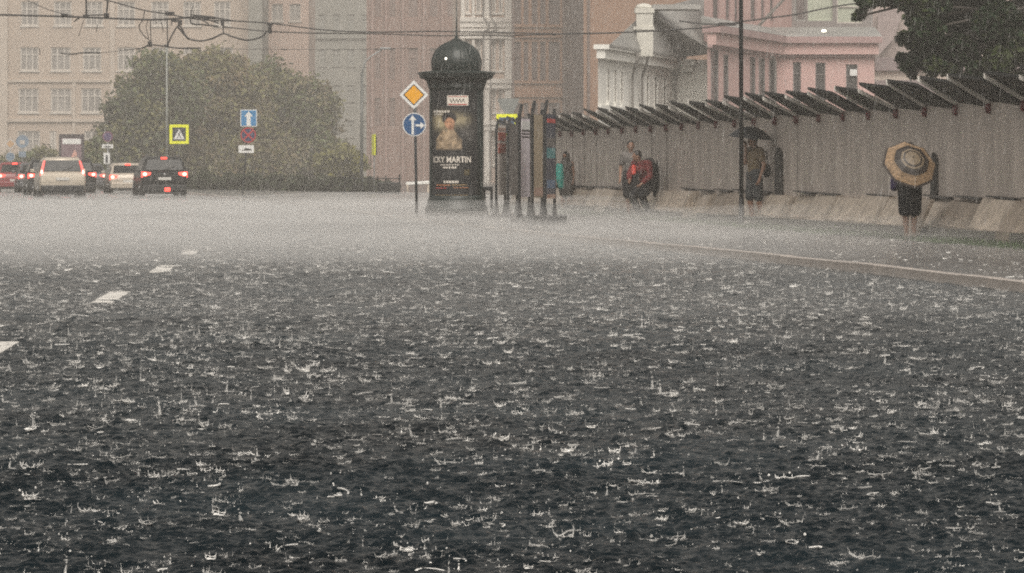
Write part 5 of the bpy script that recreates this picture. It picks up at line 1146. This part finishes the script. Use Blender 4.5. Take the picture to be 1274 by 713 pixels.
# man under the black umbrella, facing left
mp_ = Vector(((939 - HX) * 62 / F, 62.0, GZ))
Jm = dict(foot=(0, -1, 0), hed=(.0, -.05, 1.62), wrl=(-.06, -.16, 1.47), ell=(-.19, -.10, 1.19), hdl=(.1, -.15, 1), elr=(.24, .06, 1.14), wrr=(.22, -.02, .90), face=(0, -1, -.15), knl=(-.10, -.05, .50), anl=(-.10, .02, .09), knr=(.10, .02, .49), anr=(.09, .12, .09))
t, J = person('man in khaki T-shirt and grey shorts standing under the black umbrella by the mast', mp_, R(-62), Jm)
shirt(t, J, fab('khaki_shirt', (.16, .115, .065), .3), .55); trousers(t, J, fab('charcoal_shorts', (.045, .048, .052)), .9); shoes(t, J, mat('white_shoe', (.68, .64, .60), .5, var=.1))
e = MB(); e.limb((.17, .17, 1.10), .075, (.17, .17, .98), .075); cloth(t, 'shoulder_bag', e, fab('black_bag', (.015, .014, .014)))
e = MB(); e.tube([(.19, .20, 1.10), (.16, .16, 1.40), (.05, .0, 1.52), (-.12, -.13, 1.36), (.10, .02, 1.08)], .014, 6); e.build('bag_strap', M_black, t, True)
M_ub = mat('black_umbrella_cloth', (.010, .012, .014), .4, var=.2, scale=6)
hw_ = Matrix.Rotation(R(-62), 3, 'Z') @ Vector((-.05, -.18, 1.56)) + mp_
umbrella('u', 'black umbrella held low over the man by the mast', (.10, -.05, 1), hw_ + Vector((.10, -.02, .12)), .46, [(1.01, M_ub)], .44, depth=.21)
# woman seen from behind with the ringed umbrella
wp_ = Vector(((1132 - HX) * 49.6 / F, 49.6, GZ))
Jw = dict(face=(0, -1, 0), shl=(-.165, 0, 1.36), shr=(.165, 0, 1.36), nek=(0, .01, 1.43), hed=(0, -.02, 1.56), che=(0, 0, 1.27), ell=(-.20, -.10, 1.10), wrl=(-.05, -.24, 1.20), elr=(.25, -.02, 1.12), wrr=(.17, -.22, 1.05), hil=(-.08, 0, .88), hir=(.08, 0, .88), knl=(-.075, -.0, .48), knr=(.075, -.0, .48), anl=(-.065, .03, .09), anr=(.065, .03, .09))
t, J = person('woman seen from behind in a black dress under the brown ringed umbrella', wp_, R(180), Jw, scale=.88)
shirt(t, J, fab('dark_purple_blouse', (.045, .033, .075)), 1.7, puff=.018, name='blouse')
e = MB(); prof = [(.165, .40), (.20, .46), (.215, .80), (.215, .95), (.18, 1.10), (.175, 1.22), (.16, 1.30), (.06, 1.36)]; e.lathe([(r_, z_) for r_, z_ in prof], 24); me = e.mesh('dress', fab('black_dress', (.010, .011, .014)), True)
for v_ in me.vertices: v_.co.y *= .78
put('dress', me, t)
shoes(t, J, mat('tan_shoe', (.20, .14, .10), .5, var=.1))
e = MB(); e.limb((.27, -.04, 1.02), .07, (.27, -.04, .90), .075); cloth(t, 'handbag', e, fab('purple_bag', (.05, .035, .10)))
U1 = mat('umbrella_brown', (.022, .015, .011), .5, var=.35, scale=18); U2 = mat('umbrella_tan', (.20, .13, .07), .5, var=.2, scale=14); U3 = mat('umbrella_cream_pattern', (.27, .18, .105), .5, var=.6, scale=26); U4 = mat('umbrella_olive', (.17, .13, .085), .5, var=.4, scale=18); U5 = mat('umbrella_edge', (.04, .03, .025), .5, var=.2)
umbrella('u', 'brown and cream umbrella with concentric octagonal rings covering the woman', (.20, -.78, .56), px(1131.5, 205, 49.0), .44, [(.30, U4), (.36, U1), (.44, U4), (.62, U1), (.74, U2), (.95, U3), (1.01, U5)], .75, depth=.19)
# couple sheltering by the hoarding
cp = Vector(((785 - HX) * 72 / F, 72.0, GZ))
Jc = dict(foot=(0, -1, 0), face=(.4, -1, -.05), ell=(-.25, .02, 1.13), wrl=(-.24, -.06, .89), knl=(-.07, -.03, .50), anl=(-.05, .0, .09))
t, J = person('man in a grey T-shirt and dark shorts standing left in the sheltering pair', cp, R(-18), Jc, scale=.97)
shirt(t, J, fab('grey_tshirt', (.17, .155, .145)), .6); trousers(t, J, fab('dark_shorts', (.022, .020, .022)), .95, .035); shoes(t, J, M_black)
cp2 = Vector(((800 - HX) * 71.4 / F, 71.4, GZ))
Jr = dict(foot=(0, -1, 0), face=(-.6, -.8, -.1), pel=(0, .16, .74), wai=(0, .10, .90), che=(0, -.02, 1.09), nek=(-.02, -.12, 1.24), hed=(-.03, -.19, 1.36), shl=(-.185, -.06, 1.19), shr=(.185, -.04, 1.19), ell=(-.25, -.18, .95), wrl=(-.12, -.34, .84), elr=(.27, -.10, .92), wrr=(.18, -.28, .76),
          hil=(-.10, .14, .70), hir=(.10, .14, .70), knl=(-.13, -.24, .48), knr=(.13, -.22, .48), anl=(-.12, .02, .09), anr=(.13, .04, .09))
t, J = person('crouching person in a red jacket and black trousers right in the sheltering pair', cp2, R(-38), Jr, scale=1.0)
shirt(t, J, fab('red_jacket', (.15, .018, .017), .5), 1.8, puff=.022, name='jacket'); trousers(t, J, fab('black_trousers', (.014, .014, .016)), 1.85, .03, 'trousers'); shoes(t, J, M_black)
e = MB(); e.limb((.02, .22, 1.20), .13, (.04, .24, .96), .14); cloth(t, 'backpack', e, fab('black_backpack', (.013, .014, .015)))
e = MB(); e.limb((-.13, -.17, 1.12), .05, (-.12, -.19, .98), .055); cloth(t, 'scarf', e, fab('bright_red_scarf', (.62, .07, .05)))
bp_ = thing('large_backpack', 'slim dark bag on a stick propped right of the person in the red jacket', 'bag', Vector(((816 - HX) * 72.2 / F, 72.2, GZ))); e = MB(); e.limb((0, 0, .80), .085, (.0, 0, 1.14), .07); e.limb((0, 0, .50), .07, (0, 0, .80), .085); cloth(bp_, 'sack', e, fab('black_backpack', (.013, .014, .015)))
MB().tube([(0, 0, .45), (.0, 0, .25), (.0, 0, -.002)], .02, 6).build('stick', M_black, bp_)
MB().tube([(0, 0, 1.19), (.02, 0, 1.27), (.04, 0, 1.19)], .012, 6).build('strap', M_black, bp_)
# cloaked person behind the stands
kp = Vector(((704 - HX) * 82 / F, 82.0, GZ))
t, J = person('hooded person in a dark grey rain cape with a teal front behind the rightmost stand', kp, R(-15), dict(face=(-.3, -1, -.3)), scale=.86)
e = MB(); e.limb((0, .01, 1.66), .115, (0, .02, 1.50), .12); e.limb((-.12, .02, 1.38), .12, (.12, .02, 1.38), .12); e.limb((-.04, .03, 1.36), .19, (.02, .05, .95), .24); e.limb((.02, .05, .95), .24, (.02, .06, .60), .25); cloth(t, 'rain_cape', e, fab('grey_cape', (.075, .068, .062)), .015)
e = MB(); e.limb((-.12, -.13, 1.32), .09, (-.13, -.18, .95), .12); e.limb((-.13, -.18, .95), .12, (-.10, -.16, .74), .10); e.limb((-.22, -.02, 1.36), .07, (-.26, -.08, 1.08), .055); cloth(t, 'teal_jacket', e, fab('teal_cloth', (.035, .30, .25)), .012)
shoes(t, J, M_black)

# ------------------------------------------------------------------ air: haze and the spray kicked up over the road
def volbox(name, x0, x1, y0, y1, z0, z1, dens, colr, label, aniso=0.0):
    m = bpy.data.materials.new(name + '_air'); m.use_nodes = True; n = m.node_tree; n.nodes.clear(); o = n.nodes.new('ShaderNodeOutputMaterial'); v = n.nodes.new('ShaderNodeVolumePrincipled')
    v.inputs['Density'].default_value = dens; v.inputs['Color'].default_value = (*colr, 1); v.inputs['Anisotropy'].default_value = aniso; n.links.new(v.outputs[0], o.inputs['Volume'])
    e = MB(); e.box(((x0 + x1) / 2, (y0 + y1) / 2, (z0 + z1) / 2), (x1 - x0, y1 - y0, z1 - z0)); return e.build(name, m, kind='stuff', label=label, cat='air')
volbox('haze', -705, 705, -62, 905, -1.0, 34, HAZE, (.90, .86, .80), 'grey rain haze filling the whole street')
for i, (h_, d_, ys, ye) in enumerate(((.06, .050, 15, 200), (.10, .046, 25, 150), (.15, .070, 39, 114), (.24, .070, 47, 98), (.40, .008, 55, 110))):
    volbox('low_spray', -60 + i * .3, 60 - i * .3, ys, ye + i, -.5 + i * .01, h_, d_, (.97, .955, .93), 'low white spray rising off the flooded road')
e = MB(); rp = random.Random(21)
for _ in range(90):
    Y = 46 + 48 * rp.random(); xx = rp.uniform(-.19, .19) * Y; e.ball((xx, Y, .02), (rp.uniform(2, 7), rp.uniform(3, 12), rp.uniform(.15, .62)), 14, 8)
pm = bpy.data.materials.new('spray_puff_air'); pm.use_nodes = True; n = pm.node_tree; n.nodes.clear(); o = n.nodes.new('ShaderNodeOutputMaterial'); v = n.nodes.new('ShaderNodeVolumePrincipled')
v.inputs['Density'].default_value = .045; v.inputs['Color'].default_value = (.97, .955, .93, 1); n.links.new(v.outputs[0], o.inputs['Volume'])
e.build('spray_gusts', pm, kind='stuff', label='ragged gusts of white spray drifting over the far road', cat='spray')
